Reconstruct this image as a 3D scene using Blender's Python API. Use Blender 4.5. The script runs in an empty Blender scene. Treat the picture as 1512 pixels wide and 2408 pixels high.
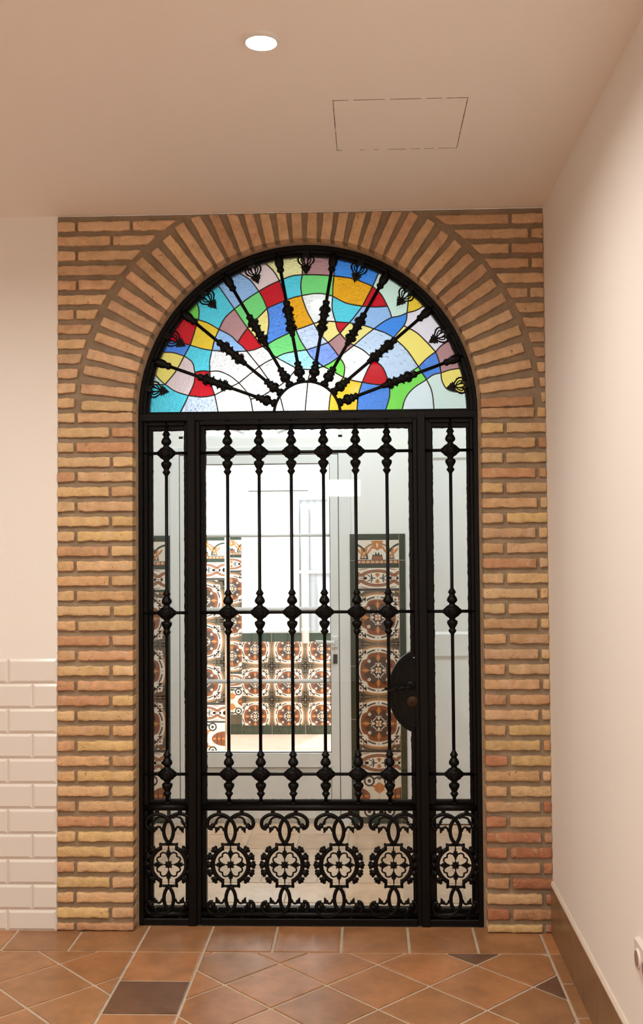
import bpy, math, random
from mathutils import Vector, Matrix
C = bpy.data.collections.new('scene'); bpy.context.scene.collection.children.link(C)
SC = bpy.context.scene
random.seed(7)
PI = math.pi

# ---------------------------------------------------------------- camera, view, world, lights
F_, YAW, PITCH, ROLL, CX, CY, CD, CH = 2421.27, .03486, .0324, -.00814, 785.47, 1184.28, 3.9528, 1.5
_cy, _sy, _cp, _sp, _cr, _sr = math.cos(YAW), math.sin(YAW), math.cos(PITCH), math.sin(PITCH), math.cos(ROLL), math.sin(ROLL)
FW = Vector((-_sy*_cp, _cy*_cp, _sp)); _r0 = Vector((_cy, _sy, 0)); _u0 = _r0.cross(FW)
RT = _cr*_r0+_sr*_u0; UP = -_sr*_r0+_cr*_u0
CAM = Vector((0, -CD, CH))
cd = bpy.data.cameras.new('camera'); co = bpy.data.objects.new('camera', cd); C.objects.link(co)
m4 = Matrix.Identity(4)
for i_ in range(3): m4[i_][0], m4[i_][1], m4[i_][2], m4[i_][3] = RT[i_], UP[i_], -FW[i_], CAM[i_]
co.matrix_world = m4
cd.sensor_fit = 'VERTICAL'; cd.sensor_height = 24; cd.lens = 24*F_/2408
cd.shift_x = -(CX-756)/2408; cd.shift_y = (CY-1204)/2408
SC.camera = co
SC.view_settings.view_transform = 'Standard'; SC.view_settings.look = 'None'
SC.view_settings.gamma = 1; SC.view_settings.use_curve_mapping = False
SC.view_settings.exposure = 0.0
SC.cycles.max_bounces = 14; SC.cycles.diffuse_bounces = 7; SC.cycles.transmission_bounces = 12; SC.cycles.transparent_max_bounces = 24
SC.cycles.caustics_refractive = True; SC.cycles.sample_clamp_indirect = 6; SC.cycles.use_denoising = True
W = bpy.data.worlds.new('world'); SC.world = W; W.use_nodes = True
W.node_tree.nodes['Background'].inputs[0].default_value = (.86, .95, 1, 1)
SKY = 4.8
W.node_tree.nodes['Background'].inputs[1].default_value = SKY
WARM = (1, .94, .85); COOL = (.80, .94, 1)
ZC = 2.765                        # ceiling height
DOWNLIGHTS = [(-.265, -1.386, 18.5), (.016, -3.026, 19.5), (-1.75, -1.368, 15.5), (-1.75, -2.93, 19), (-.1, -4.6, 19), (-1.75, -4.6, 19)]
VEST_FILL = 24  # power of the added, unseen fill lamp in the vestibule
def light(name, kind, loc, energy, col, size=.1, rot=(0, 0, 0), **k):
    d = bpy.data.lights.new(name, kind); d.energy = energy; d.color = col
    if kind == 'AREA':
        d.size = size
        if 'size_y' in k: d.shape = 'RECTANGLE'; d.size_y = k['size_y']
    else: d.shadow_soft_size = size
    if kind == 'SPOT': d.spot_size = k.get('spot', 2); d.spot_blend = k.get('blend', .5)
    o = bpy.data.objects.new(name, d); o.location = loc; o.rotation_euler = rot; C.objects.link(o); return o
sun = light('sun', 'SUN', (0, 6, 6), 3.0, (1, .97, .92), rot=(math.radians(-38), 0, math.radians(160))); sun.data.angle = .01

def at(x, y, Y):                  # the photograph's pixel as a point on the upright plane at depth Y
    d = FW*F_+RT*(x-CX)-UP*(y-CY); return CAM+d*((Y-CAM.y)/d.y)
def lin(r, g, b):
    f = lambda c: (c/255/12.92 if c/255 <= .04045 else ((c/255+.055)/1.055)**2.4)
    return (f(r), f(g), f(b))

# ---------------------------------------------------------------- materials
def nt(name):
    m = bpy.data.materials.new(name); m.use_nodes = True
    return m, m.node_tree.nodes, m.node_tree.links, m.node_tree.nodes['Principled BSDF']
def pm(name, col, rough=.5, spec=.5, bump=0, bscale=40, var=0, vscale=6, metal=0, coat=0, attr=None, coord='Object'):
    m, N, L, b = nt(name)
    b.inputs['Base Color'].default_value = (*col, 1); b.inputs['Roughness'].default_value = rough
    b.inputs['Specular IOR Level'].default_value = spec; b.inputs['Metallic'].default_value = metal
    b.inputs['Coat Weight'].default_value = coat; b.inputs['Coat Roughness'].default_value = .08
    tc = N.new('ShaderNodeTexCoord')
    src = None
    if attr:
        a = N.new('ShaderNodeAttribute'); a.attribute_name = attr; src = a.outputs['Color']
    if var:
        n = N.new('ShaderNodeTexNoise'); n.inputs['Scale'].default_value = vscale; n.inputs['Detail'].default_value = 6
        n.inputs['Roughness'].default_value = .65
        L.new(tc.outputs[coord], n.inputs['Vector'])
        mp = N.new('ShaderNodeMapRange'); mp.inputs[1].default_value = .25; mp.inputs[2].default_value = .75
        mp.inputs[3].default_value = 1-var; mp.inputs[4].default_value = 1+var; L.new(n.outputs['Fac'], mp.inputs[0])
        mx = N.new('ShaderNodeVectorMath'); mx.operation = 'SCALE'
        if src: L.new(src, mx.inputs[0])
        else: mx.inputs[0].default_value = col
        L.new(mp.outputs[0], mx.inputs['Scale']); src = mx.outputs[0]
    if attr == 'tint' and name == 'brick':                   # pale lime bloom and small dark pits
        for sc, lo, hi, col2, am in ((17, .56, .70, (.66, .50, .38, 1), .38), (75, .66, .72, (.16, .08, .04, 1), .75), (9, .56, .68, (.42, .17, .08, 1), .28)):
            n = N.new('ShaderNodeTexNoise'); n.inputs['Scale'].default_value = sc; n.inputs['Detail'].default_value = 5; n.inputs['Distortion'].default_value = 1.2
            L.new(tc.outputs[coord], n.inputs['Vector']); mp = N.new('ShaderNodeMapRange'); mp.inputs[1].default_value = lo; mp.inputs[2].default_value = hi; mp.inputs[4].default_value = am
            L.new(n.outputs['Fac'], mp.inputs[0]); mx = N.new('ShaderNodeMix'); mx.data_type = 'RGBA'; L.new(mp.outputs[0], mx.inputs[0]); L.new(src, mx.inputs[6]); mx.inputs[7].default_value = col2; src = mx.outputs[2]
    if src: L.new(src, b.inputs['Base Color'])
    if bump:
        n = N.new('ShaderNodeTexNoise'); n.inputs['Scale'].default_value = bscale; n.inputs['Detail'].default_value = 5
        L.new(tc.outputs[coord], n.inputs['Vector'])
        bp = N.new('ShaderNodeBump'); bp.inputs['Strength'].default_value = 1; bp.inputs['Distance'].default_value = bump
        L.new(n.outputs['Fac'], bp.inputs['Height']); L.new(bp.outputs[0], b.inputs['Normal'])
    return m
M = {}
M['plaster'] = pm('white_plaster', (.86, .84, .81), .75, .25, .0006, 60)
M['ceiling_paint'] = pm('ceiling_paint', (.90, .875, .84), .8, .2, .0005, 50)
M['white_tile'] = pm('white_glazed_tile', (.78, .755, .72), .22, .5)
M['grout_w'] = pm('pale_grout', (.62, .55, .48), .8, .2)
M['mortar'] = pm('mortar', (.31, .24, .165), .95, .1, .003, 120, .25, 14)
M['brick'] = pm('brick', (.5, .3, .18), .9, .15, .0035, 90, .22, 26, attr='tint')
M['terracotta'] = pm('terracotta_tile', (.4, .2, .1), .33, .45, .0006, 25, .30, 9, attr='tint')
M['terracotta_pale'] = pm('vestibule_tile', (.5, .33, .22), .25, .5, .0004, 25, .18, 8, attr='tint')
M['grout'] = pm('floor_grout', (.54, .45, .35), .85, .2, .001, 150, .15, 30)
M['iron'] = pm('black_painted_iron', (.0040, .0036, .0034), .36, .17, .0005, 220)
M['sealant'] = pm('black_sealant', (.010, .008, .008), .5, .4, .001, 60)
M['brass'] = pm('aged_brass', (.05, .026, .013), .42, .5, .0004, 120, .3, 60, metal=.7)
M['came'] = pm('lead_came', (.055, .045, .04), .5, .4)
M['pvc'] = pm('white_aluminium', (.80, .80, .78), .35, .5)
M['gasket'] = pm('dark_gasket', (.10, .095, .09), .7, .3)
M['black'] = pm('black_plastic', (.02, .02, .02), .4, .5)
M['stone'] = pm('brown_skirting_tile', (.235, .135, .065), .32, .5, .0004, 30, .22, 7)
M['fillet'] = pm('pale_fillet', (.72, .64, .55), .6, .3)
M['steel'] = pm('white_enamel', (.8, .79, .77), .4, .5)
M['court_white'] = pm('courtyard_render', (.86, .86, .86), .85, .2)
M['court_floor'] = pm('courtyard_tile', (.66, .45, .34), .7, .3, .001, 30, .12, 5)
M['curtain'] = pm('grey_curtain', (.42, .44, .46), .9, .1)
M['plastic'] = pm('socket_plastic', (.74, .68, .62), .35, .5)
M['hole'] = pm('socket_hole', (.30, .20, .17), .6, .3)
G = {k: pm('glaze_'+k, lin(*v), .2, .5, coat=.3) for k, v in dict(
    white=(226, 214, 198), brown=(126, 62, 26), dark=(64, 44, 34), ochre=(186, 112, 44), tan=(150, 116, 82), olive=(74, 66, 48), green=(14, 46, 32),
    joint=(196, 170, 140), black=(34, 40, 42), terra=(150, 82, 52), sienna=(140, 84, 58)).items()}
def emis(name, col, s):
    m, N, L, b = nt(name); b.inputs['Emission Color'].default_value = (*col, 1); b.inputs['Emission Strength'].default_value = s
    b.inputs['Base Color'].default_value = (1, 1, 1, 1); return m
M['lamp_face'] = emis('downlight_lens', (1, .88, .72), 60)
M['led_panel'] = emis('led_panel', (.95, .98, 1), 14)
def clear_glass(name, tint=(1, 1, 1)):
    m, N, L, b = nt(name); N.remove(b); out = N['Material Output']
    t = N.new('ShaderNodeBsdfTransparent'); t.inputs[0].default_value = (*tint, 1)
    g = N.new('ShaderNodeBsdfGlossy'); g.inputs['Roughness'].default_value = 0.0
    fr = N.new('ShaderNodeFresnel'); fr.inputs[0].default_value = 1.5
    mx = N.new('ShaderNodeMixShader'); L.new(fr.outputs[0], mx.inputs[0]); L.new(t.outputs[0], mx.inputs[1]); L.new(g.outputs[0], mx.inputs[2])
    L.new(mx.outputs[0], out.inputs[0]); return m
M['glass'] = clear_glass('clear_glass', (.985, .995, .99))
SG = dict(green=(90, 190, 60), greenb=(95, 205, 105), lime=(105, 215, 70), teal=(60, 195, 225), tealice=(150, 225, 240), red=(185, 0, 18), gold=(232, 190, 40),
    yellow=(238, 215, 100), straw=(238, 218, 125), cream=(240, 230, 160), amber=(225, 150, 10), blue=(55, 115, 225), royal=(60, 120, 225), royal2=(110, 145, 240),
    azure=(40, 120, 230), sky=(130, 175, 235), skyice=(190, 208, 248), pink=(222, 195, 200), mauve=(165, 115, 120), lilac=(222, 212, 228), palegreen=(190, 220, 208),
    mint=(205, 228, 224), ice=(215, 230, 242), ice2=(185, 210, 245), white=(246, 248, 252), clear=(232, 236, 240), rosewhite=(250, 236, 236),
    whitegreen=(240, 250, 236), yellowwhite=(252, 244, 205), whitecream=(255, 248, 230))
ROUGHPANE = {'amber', 'clear', 'royal2', 'royal', 'white', 'rosewhite', 'skyice', 'ice2', 'tealice'}
MIDPANE = {'teal', 'red', 'greenb', 'blue', 'sky', 'straw', 'gold', 'azure', 'lime', 'cream', 'mauve'}
def stained(name, rgb):
    m, N, L, b = nt('stained_glass_'+name); c = lin(*rgb)
    b.inputs['Base Color'].default_value = (*[max(x*.90, .0002)**.82 for x in c], 1)
    b.inputs['Transmission Weight'].default_value = 1; b.inputs['IOR'].default_value = 1.35
    b.inputs['Roughness'].default_value = .22; b.inputs['Coat Weight'].default_value = .6; b.inputs['Coat Roughness'].default_value = .06
    tc = N.new('ShaderNodeTexCoord'); n = N.new('ShaderNodeTexNoise'); n.inputs['Scale'].default_value = 70 if name in ROUGHPANE else 160
    n.inputs['Detail'].default_value = 3; n.inputs['Distortion'].default_value = .6
    L.new(tc.outputs['Object'], n.inputs['Vector']); bp = N.new('ShaderNodeBump'); bp.inputs['Distance'].default_value = .009 if name in ROUGHPANE else .0032 if name in MIDPANE else .0015
    L.new(n.outputs['Fac'], bp.inputs['Height']); L.new(bp.outputs[0], b.inputs['Normal'])
    return m

# ---------------------------------------------------------------- mesh helpers
class MB:
    def __init__(s): s.v = []; s.f = []; s.m = []; s.s = []; s.t = []
    def add(s, vs, fs, mi=0, smooth=False, tint=None):
        n = len(s.v); s.v += [tuple(p) for p in vs]
        for f in fs: s.f.append([n+i for i in f]); s.m.append(mi); s.s.append(smooth); s.t.append(tint)
        return s
    def box(s, x0, x1, y0, y1, z0, z1, mi=0, tint=None):
        v = [(x, y, z) for z in (z0, z1) for y in (y0, y1) for x in (x0, x1)]
        return s.add(v, [(0, 2, 3, 1), (4, 5, 7, 6), (0, 1, 5, 4), (2, 6, 7, 3), (0, 4, 6, 2), (1, 3, 7, 5)], mi, False, tint)
    def cbox(s, x0, x1, y0, y1, z0, z1, c=.003, mi=0):         # front (y0) edges chamfered
        v = [(x0, y1, z0), (x1, y1, z0), (x1, y1, z1), (x0, y1, z1), (x0, y0+c, z0), (x1, y0+c, z0), (x1, y0+c, z1), (x0, y0+c, z1),
             (x0+c, y0, z0+c), (x1-c, y0, z0+c), (x1-c, y0, z1-c), (x0+c, y0, z1-c)]
        return s.add(v, [(0, 3, 2, 1), (0, 1, 5, 4), (1, 2, 6, 5), (2, 3, 7, 6), (3, 0, 4, 7), (4, 5, 9, 8), (5, 6, 10, 9), (6, 7, 11, 10), (7, 4, 8, 11), (8, 9, 10, 11)], mi)
    def prism(s, poly, y0, y1, mi=0, tint=None, back=True):    # poly of (x, z), counterclockwise seen from -Y
        n = len(poly); v = [(x, y0, z) for x, z in poly]+[(x, y1, z) for x, z in poly]
        fs = [tuple(range(n))]+([tuple(range(2*n-1, n-1, -1))] if back else [])+[(i, i+n, (i+1) % n+n, (i+1) % n) for i in range(n)]
        return s.add(v, fs, mi, False, tint)
    def flat(s, poly, y, mi=0): return s.add([(x, y, z) for x, z in poly], [tuple(range(len(poly)))], mi)
    def lathe(s, prof, o=(0, 0, 0), axis='z', n=16, mi=0, sc=(1, 1)):   # prof: (distance along axis, radius)
        vs, fs = [], []
        for h, r in prof:
            for k in range(n):
                a = 2*PI*k/n; p, q = r*math.cos(a)*sc[0], r*math.sin(a)*sc[1]
                vs.append({'z': (o[0]+p, o[1]+q, o[2]+h), 'x': (o[0]+h, o[1]+p, o[2]+q), 'y': (o[0]+p, o[1]+h, o[2]+q)}[axis])
        m = len(prof)
        for j in range(m-1):
            for k in range(n):
                a, b = j*n+k, j*n+(k+1) % n; fs.append((a, b, b+n, a+n) if axis != 'y' else (a, a+n, b+n, b))
        fs.append(tuple(range(n)) if axis == 'y' else tuple(range(n-1, -1, -1)))
        top = tuple(range((m-1)*n, m*n)); fs.append(top[::-1] if axis == 'y' else top)
        return s.add(vs, fs, mi, True)
    def tube(s, P, r, n=8, mi=0, sy=1, closed=False, caps=True):        # round bar along points; sy flattens it in y
        P = [Vector(p) for p in P]; R = r if isinstance(r, (list, tuple)) else [r]*len(P); vs, fs = [], []; m = len(P)
        for i, p in enumerate(P):
            a = P[i-1] if (i or closed) else p; b = P[(i+1) % m] if (i < m-1 or closed) else p
            t = (b-a).normalized(); side = Vector((0, 1, 0)); u = side.cross(t)
            if u.length < .1: side = Vector((1, 0, 0)); u = side.cross(t)
            u.normalize(); w = t.cross(u)
            for k in range(n):
                an = 2*PI*k/n; q = p+u*math.cos(an)*R[i]+w*math.sin(an)*R[i]*sy; vs.append(q)
        for i in range(m if closed else m-1):
            for k in range(n):
                a, b = i*n+k, i*n+(k+1) % n; c, d = ((i+1) % m)*n+(k+1) % n, ((i+1) % m)*n+k; fs.append((a, b, c, d))
        if not closed and caps: fs += [tuple(range(n-1, -1, -1)), tuple(range((m-1)*n, m*n))]
        return s.add(vs, fs, mi, True)
    def ball(s, c, r, n=10, mi=0, sy=1):
        prof = [(-r*math.cos(PI*j/6), max(r*math.sin(PI*j/6), 1e-5)) for j in range(7)]
        return s.lathe(prof, c, 'z', n, mi, (1, sy))
    def shape(s, mirror=None): return s
def spl(P, n=4):
    P = [Vector(p) for p in P]; Q = [2*P[0]-P[1]]+P+[2*P[-1]-P[-2]]; out = [P[0]]
    for i in range(1, len(Q)-2):
        A, B, C_, D = Q[i-1:i+3]
        for k in range(1, n+1):
            t = k/n; out.append(.5*(2*B+(C_-A)*t+(2*A-5*B+4*C_-D)*t*t+(3*B-A-3*C_+D)*t**3))
    return out
def wloc(o):
    p = Vector((0, 0, 0))
    while o: p += o.location; o = o.parent
    return p
def obj(name, mb, mats, parent=None, loc=None, auto=True):
    """link a mesh built in world coordinates; its origin moves to loc (default: the base centre of its bounds)"""
    xs = [v[0] for v in mb.v]; ys = [v[1] for v in mb.v]; zs = [v[2] for v in mb.v]
    L0 = Vector(loc) if loc is not None else Vector(((min(xs)+max(xs))/2, (min(ys)+max(ys))/2, min(zs)))
    me = bpy.data.meshes.new(name); me.from_pydata([(v[0]-L0.x, v[1]-L0.y, v[2]-L0.z) for v in mb.v], [], mb.f)
    for m in (mats if isinstance(mats, list) else [mats]): me.materials.append(m)
    for p, mi, sm in zip(me.polygons, mb.m, mb.s): p.material_index = mi; p.use_smooth = sm
    if any(mb.t):
        ca = me.color_attributes.new('tint', 'FLOAT_COLOR', 'CORNER')
        for p, t in zip(me.polygons, mb.t):
            for li in p.loop_indices: ca.data[li].color = (*(t or (.3, .3, .3)), 1)
    me.validate()
    o = bpy.data.objects.new(name, me); C.objects.link(o); o.parent = parent; o.location = L0-(wloc(parent) if parent else Vector((0, 0, 0)))
    return o
def tag(o, label=None, cat=None, group=None, kind=None):
    for k, v in (('label', label), ('category', cat), ('group', group), ('kind', kind)):
        if v: o[k] = v
    return o
def thing(name, label, cat, loc, group=None):
    o = bpy.data.objects.new(name, None); o.empty_display_size = .05; C.objects.link(o); o.location = loc; return tag(o, label, cat, group)
def struct(name, mb, mats, label=None, parent=None):
    o = obj(name, mb, mats, parent)
    if not parent: o['kind'] = 'structure'
    if label: o['label'] = label
    return o
def inst(src, parent, wl):                                   # another object on the same mesh, as a child of parent, at the world point wl
    c = src.copy(); C.objects.link(c); c.parent = parent; c.location = Vector(wl)-wloc(parent)
    for ch in src.children:
        d = ch.copy(); C.objects.link(d); d.parent = c
    return c
def clip(poly, x0, x1, z0, z1):
    def cut(P, ax, v, keep):
        out = []
        for i in range(len(P)):
            a, b = P[i-1], P[i]; ia, ib = keep(a[ax], v), keep(b[ax], v)
            if ia != ib:
                t = (v-a[ax])/(b[ax]-a[ax]); out.append((a[0]+(b[0]-a[0])*t, a[1]+(b[1]-a[1])*t))
            if ib: out.append(b)
        return out
    for ax, v, k in ((0, x0, lambda a, b: a >= b), (0, x1, lambda a, b: a <= b), (1, z0, lambda a, b: a >= b), (1, z1, lambda a, b: a <= b)):
        if len(poly) > 2: poly = cut(poly, ax, v, k)
    return poly
def arch_strips(mb, x0, x1, ztop, cx, cz, R, y0, y1, zlow=None, n=40, mi=0):
    """solid above a semicircular hole, between x0 and x1 up to ztop"""
    xs = sorted({x0, x1}|{cx+R*math.cos(PI*k/n) for k in range(n+1) if x0 < cx+R*math.cos(PI*k/n) < x1})
    zz = lambda x: cz+math.sqrt(max(R*R-(x-cx)**2, 0))
    zl = cz if zlow is None else zlow
    for a, b in zip(xs, xs[1:]):
        mid = (a+b)/2
        if abs(mid-cx) > R: mb.box(a, b, y0, y1, zl, ztop, mi)
        else: mb.prism([(a, zz(a)), (b, zz(b)), (b, ztop), (a, ztop)], y0, y1, mi)
# ---------------------------------------------------------------- room shell
XL, XR, YR = -3.3, .677, -6.6     # left wall, right wall, rear wall
BX0 = -1.2128
AX, AZ = -.2435, 1.985            # centre of the arch
RB = .6745                        # inner radius of the brick ring
VX0, VX1, VY, VZ = -1.55, 1.0, 1.498, 3.05   # vestibule: sides, far wall, ceiling
WT = .24                          # thickness of the arch wall
CZ = -.13                         # courtyard ground

mb = MB(); mb.box(XL, XR+.15, YR, .012, ZC, ZC+.12); ceil = struct('ceiling', mb, M['ceiling_paint'])
mb = MB(); mb.box(XR, XR+.15, YR, WT, -.05, ZC+.12); struct('wall_right', mb, M['plaster'])
mb = MB(); mb.box(XL-.15, XL, YR, .24, -.05, ZC+.12); struct('wall_left', mb, M['plaster'])
mb = MB(); mb.box(XL-.15, XR+.15, YR-.15, YR, -.05, ZC+.12); struct('wall_front', mb, M['plaster'])
mb = MB(); mb.box(XL-.15, BX0-.0002, .006, WT, -.05, ZC+.12); wb = struct('wall_back', mb, M['plaster'])
# bevelled white tiles on the wall left of the pier
mb = MB(); TW, TH, top = .192, .0959, 1.0395
mb.box(XL, -1.2135, .0045, .0065, 0, top-.002, 1)
for r in range(11):
    z1 = top-r*TH; z0 = max(z1-TH, 0); x1 = -1.2128
    first = TW if r % 2 == 0 else TW/2
    while x1 > XL+.01:
        w = first; first = TW; x0 = max(x1-w, XL); g = .0006; e = .0105
        a, b, c, d = x0+g, x1-g, z0+g, z1-g; yb, yf = .0052, -.0008
        er = e if not (r % 2 and x1 > -1.22) else 0.001
        v = [(a, yb, c), (b, yb, c), (b, yb, d), (a, yb, d), (a+e, yf, c+e), (b-er, yf, c+e), (b-er, yf, d-e), (a+e, yf, d-e)]
        mb.add(v, [(0, 1, 5, 4), (1, 2, 6, 5), (2, 3, 7, 6), (3, 0, 4, 7), (4, 5, 6, 7)], 0)
        x1 = x0
struct('tile_wainscot', mb, [M['white_tile'], M['grout_w']], None, wb)

# terracotta floor: real tiles over a bed of grout
def tint_floor(rng, base, dark=False):
    if dark: return lin(112, 82, 64)
    k = rng.uniform(.86, 1.12); h = rng.uniform(-.05, .06)
    return (base[0]*k*(1+h), base[1]*k, base[2]*k*(1-h))
def floor_tile(mb, poly, tint, z=0.0, drop=.0035, inset=.0054):
    n = len(poly)
    if n < 3: return
    cx = sum(p[0] for p in poly)/n; cy = sum(p[1] for p in poly)/n
    ar = abs(sum(poly[i-1][0]*poly[i][1]-poly[i][0]*poly[i-1][1] for i in range(n)))/2
    if ar < .0004: return
    def off(P, d):                                          # inset every edge by d
        out = []
        s = 1 if sum(P[i-1][0]*P[i][1]-P[i][0]*P[i-1][1] for i in range(n)) > 0 else -1
        for i in range(n):
            a, b, c = P[i-1], P[i], P[(i+1) % n]
            d1 = Vector((b[0]-a[0], b[1]-a[1])); d2 = Vector((c[0]-b[0], c[1]-b[1]))
            if d1.length < 1e-6 or d2.length < 1e-6: out.append(b); continue
            d1.normalize(); d2.normalize(); n1 = Vector((-d1.y, d1.x))*s; n2 = Vector((-d2.y, d2.x))*s
            bs = n1+n2; k = d/max(.25, bs.dot(n1)); k = min(k, d*2.5); out.append((b[0]+bs.x*k, b[1]+bs.y*k))
        return out
    A, B = off(poly, inset), off(poly, inset+.003)
    v = [(x, y, z-drop) for x, y in A]+[(x, y, z-.0008) for x, y in A]+[(x, y, z) for x, y in B]
    fs = [(i, (i+1) % n, (i+1) % n+n, i+n) for i in range(n)]+[(i+n, (i+1) % n+n, (i+1) % n+2*n, i+2*n) for i in range(n)]+[tuple(range(2*n, 3*n))]
    mb.add(v, fs, 0, False, tint)
rng = random.Random(11)
P0 = .2488; XC = -.8674; YB = -.185; XE = .625
base = lin(166, 119, 81)
mb = MB(); mb.box(XL, XR, YR, .075, -.05, -.0035, 1)
x = XC-P0*12
while x < XR:                                               # straight row along the arch wall
    floor_tile(mb, clip([(x, YB), (x+P0, YB), (x+P0, .068), (x, .068)], XL, XR, YR, .068), tint_floor(rng, base)); x += P0
x = XC; y = YB; k = 0
while y > YR:                                               # straight column running to the viewer, and the strip by the right wall
    k += 1
    floor_tile(mb, clip([(x, y-P0*.985), (x+P0, y-P0*.985), (x+P0, y), (x, y)], XL, XR, YR, 9), tint_floor(rng, base, k % 4 == 2))
    floor_tile(mb, clip([(XE, y-P0*.985), (XE+P0, y-P0*.985), (XE+P0, y), (XE, y)], XL, XR, YR, 9), tint_floor(rng, base)); y -= P0*.985
h = .1718
for (ox, oy, a0, a1) in ((.184, -.457, XC+P0, XE), (-.942, -.467, XL, XC)):
    for i in range(-30, 30):
        for j in range(-40, 12):
            if (i+j) % 2 == 0: continue
            cx, cy = ox+i*h, oy+j*h
            P = clip([(cx-h, cy), (cx, cy-h), (cx+h, cy), (cx, cy+h)], a0, a1, YR, YB)
            dk = (abs(cx-.3557) < .05 and abs(cy+.1133) < .05) or (abs(cx-.699) < .05 and abs(cy+.457) < .05)
            if len(P) > 2: floor_tile(mb, P, tint_floor(rng, base, dk))
struct('floor', mb, [M['terracotta'], M['grout']])
mb = MB(); base2 = lin(222, 186, 156)
mb.box(VX0, VX1, .075, VY+.02, -.05, -.0035, 1); y = .0775; r = 0
while y < VY:
    x = -.866-P0*8+(P0/2 if r in (2, 3) else 0)
    while x < VX1:
        floor_tile(mb, clip([(x, y), (x+P0, y), (x+P0, y+.2435), (x, y+.2435)], VX0, VX1, .0775, VY), tint_floor(rng, base2), inset=.003); x += P0
    y += .2435; r += 1
struct('floor_vestibule', mb, [M['terracotta_pale'], M['grout']])

# skirting along the right wall
mb = MB(); y = -.0; j = 0
while y > YR:
    mb.cbox(XR-.0095, XR, y-.3975, y-.001, 0, .1825, .0001); y -= .3985
sk = struct('baseboard_right', mb, M['stone'])
mb = MB(); mb.prism([(XR-.0095, .1825), (XR-.0001, .1825), (XR-.0001, .1985), (XR-.0045, .196), (XR-.009, .188)], YR, -.001)
struct('skirting_fillet', mb, M['fillet'], 'pale plaster fillet along the top of the skirting', sk)

# ---------------------------------------------------------------- brick surround of the gate
br = thing('brick_arch', 'arched surround of narrow sandy bricks with wide recessed mortar joints, framing the iron gate', 'brick arch', (AX, .1, 0))
BX0, BX1 = -1.2128, XR
rb = random.Random(5)
PAL = [(226, 178, 118), (222, 170, 120), (214, 156, 108), (232, 186, 130), (206, 140, 98), (220, 176, 128), (196, 122, 84), (228, 182, 112), (212, 160, 118), (218, 160, 106)]
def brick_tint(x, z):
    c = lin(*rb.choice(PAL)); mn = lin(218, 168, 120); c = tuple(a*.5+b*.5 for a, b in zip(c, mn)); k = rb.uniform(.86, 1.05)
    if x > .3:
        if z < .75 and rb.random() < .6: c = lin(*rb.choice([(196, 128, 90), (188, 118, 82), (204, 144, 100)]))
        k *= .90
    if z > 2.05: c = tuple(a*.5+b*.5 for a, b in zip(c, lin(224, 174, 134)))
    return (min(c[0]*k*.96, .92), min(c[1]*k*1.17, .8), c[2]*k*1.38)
def brick(mb, q, deep=.03, ns=None):
    """q: four (x, z) corners in order; a worn clay brick standing proud of the mortar"""
    a, b, c, d = [Vector((p[0], 0, p[1])) for p in q]
    L1 = (b-a).length; L2 = (d-a).length
    if L1 < .008 or L2 < .008: return
    ns = max(3, int(L1/.012))+2; nt_ = max(3, int(L2/.010))+2
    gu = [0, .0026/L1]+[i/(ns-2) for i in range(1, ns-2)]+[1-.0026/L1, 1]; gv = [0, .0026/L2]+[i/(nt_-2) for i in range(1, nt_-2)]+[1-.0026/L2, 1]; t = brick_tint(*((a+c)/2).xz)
    tl = rb.uniform(-.0015, .0015); ph = rb.uniform(0, 99); out = []
    for j in range(nt_+1):
        for i in range(ns+1):
            u, v = gu[i], gv[j]; p = (a*(1-u)+b*u)*(1-v)+(d*(1-u)+c*u)*v
            eu, ev = min(u, 1-u)*L1, min(v, 1-v)*L2; e = min(eu, ev)
            dep = .0022*max(0, 1-e/.004)
            nx = rb.uniform(-1, 1); nz = rb.uniform(-1, 1)
            edge = e < 1e-6
            cor = .0022 if (eu < 1e-6 and ev < 1e-6) else 0
            ce = (a+b+c+d)/4; di = (ce-p); di = di.normalized() if di.length > 0 else di
            wob = .0012*math.sin(ph+p.x*70+p.z*55)
            p = p+Vector((nx*.0010, 0, nz*.0014+(wob if edge else 0)))+di*cor
            if edge and v < .01 and rb.random() < .22: p.z += rb.uniform(.0005, .0022)
            p.y = tl+dep+rb.uniform(-.0006, .0006)+.0012*math.sin(ph*2+p.x*45)*math.cos(p.z*60+ph)
            out.append(p)
    W_ = ns+1; fs = [(j*W_+i, j*W_+i+1, (j+1)*W_+i+1, (j+1)*W_+i) for j in range(nt_) for i in range(ns)]
    ring = [i for i in range(ns+1)]+[j*W_+ns for j in range(1, nt_+1)]+[nt_*W_+i for i in range(ns-1, -1, -1)]+[j*W_ for j in range(nt_-1, 0, -1)]
    k = len(out); n = len(ring)
    for r_ in ring: p = out[r_].copy(); p.y = deep; out.append(p)
    mb.add(out, fs, 0, True, t); o_ = len(mb.v)-len(out)
    for i in range(n): mb.f.append([o_+ring[i], o_+k+i, o_+k+(i+1) % n, o_+ring[(i+1) % n]]); mb.m.append(0); mb.s.append(False); mb.t.append(t)
BH, BP = .0362, .05765
R1 = RB+.205
bl, brr, ring_, sl, sr = MB(), MB(), MB(), MB(), MB()
k = 0
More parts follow.
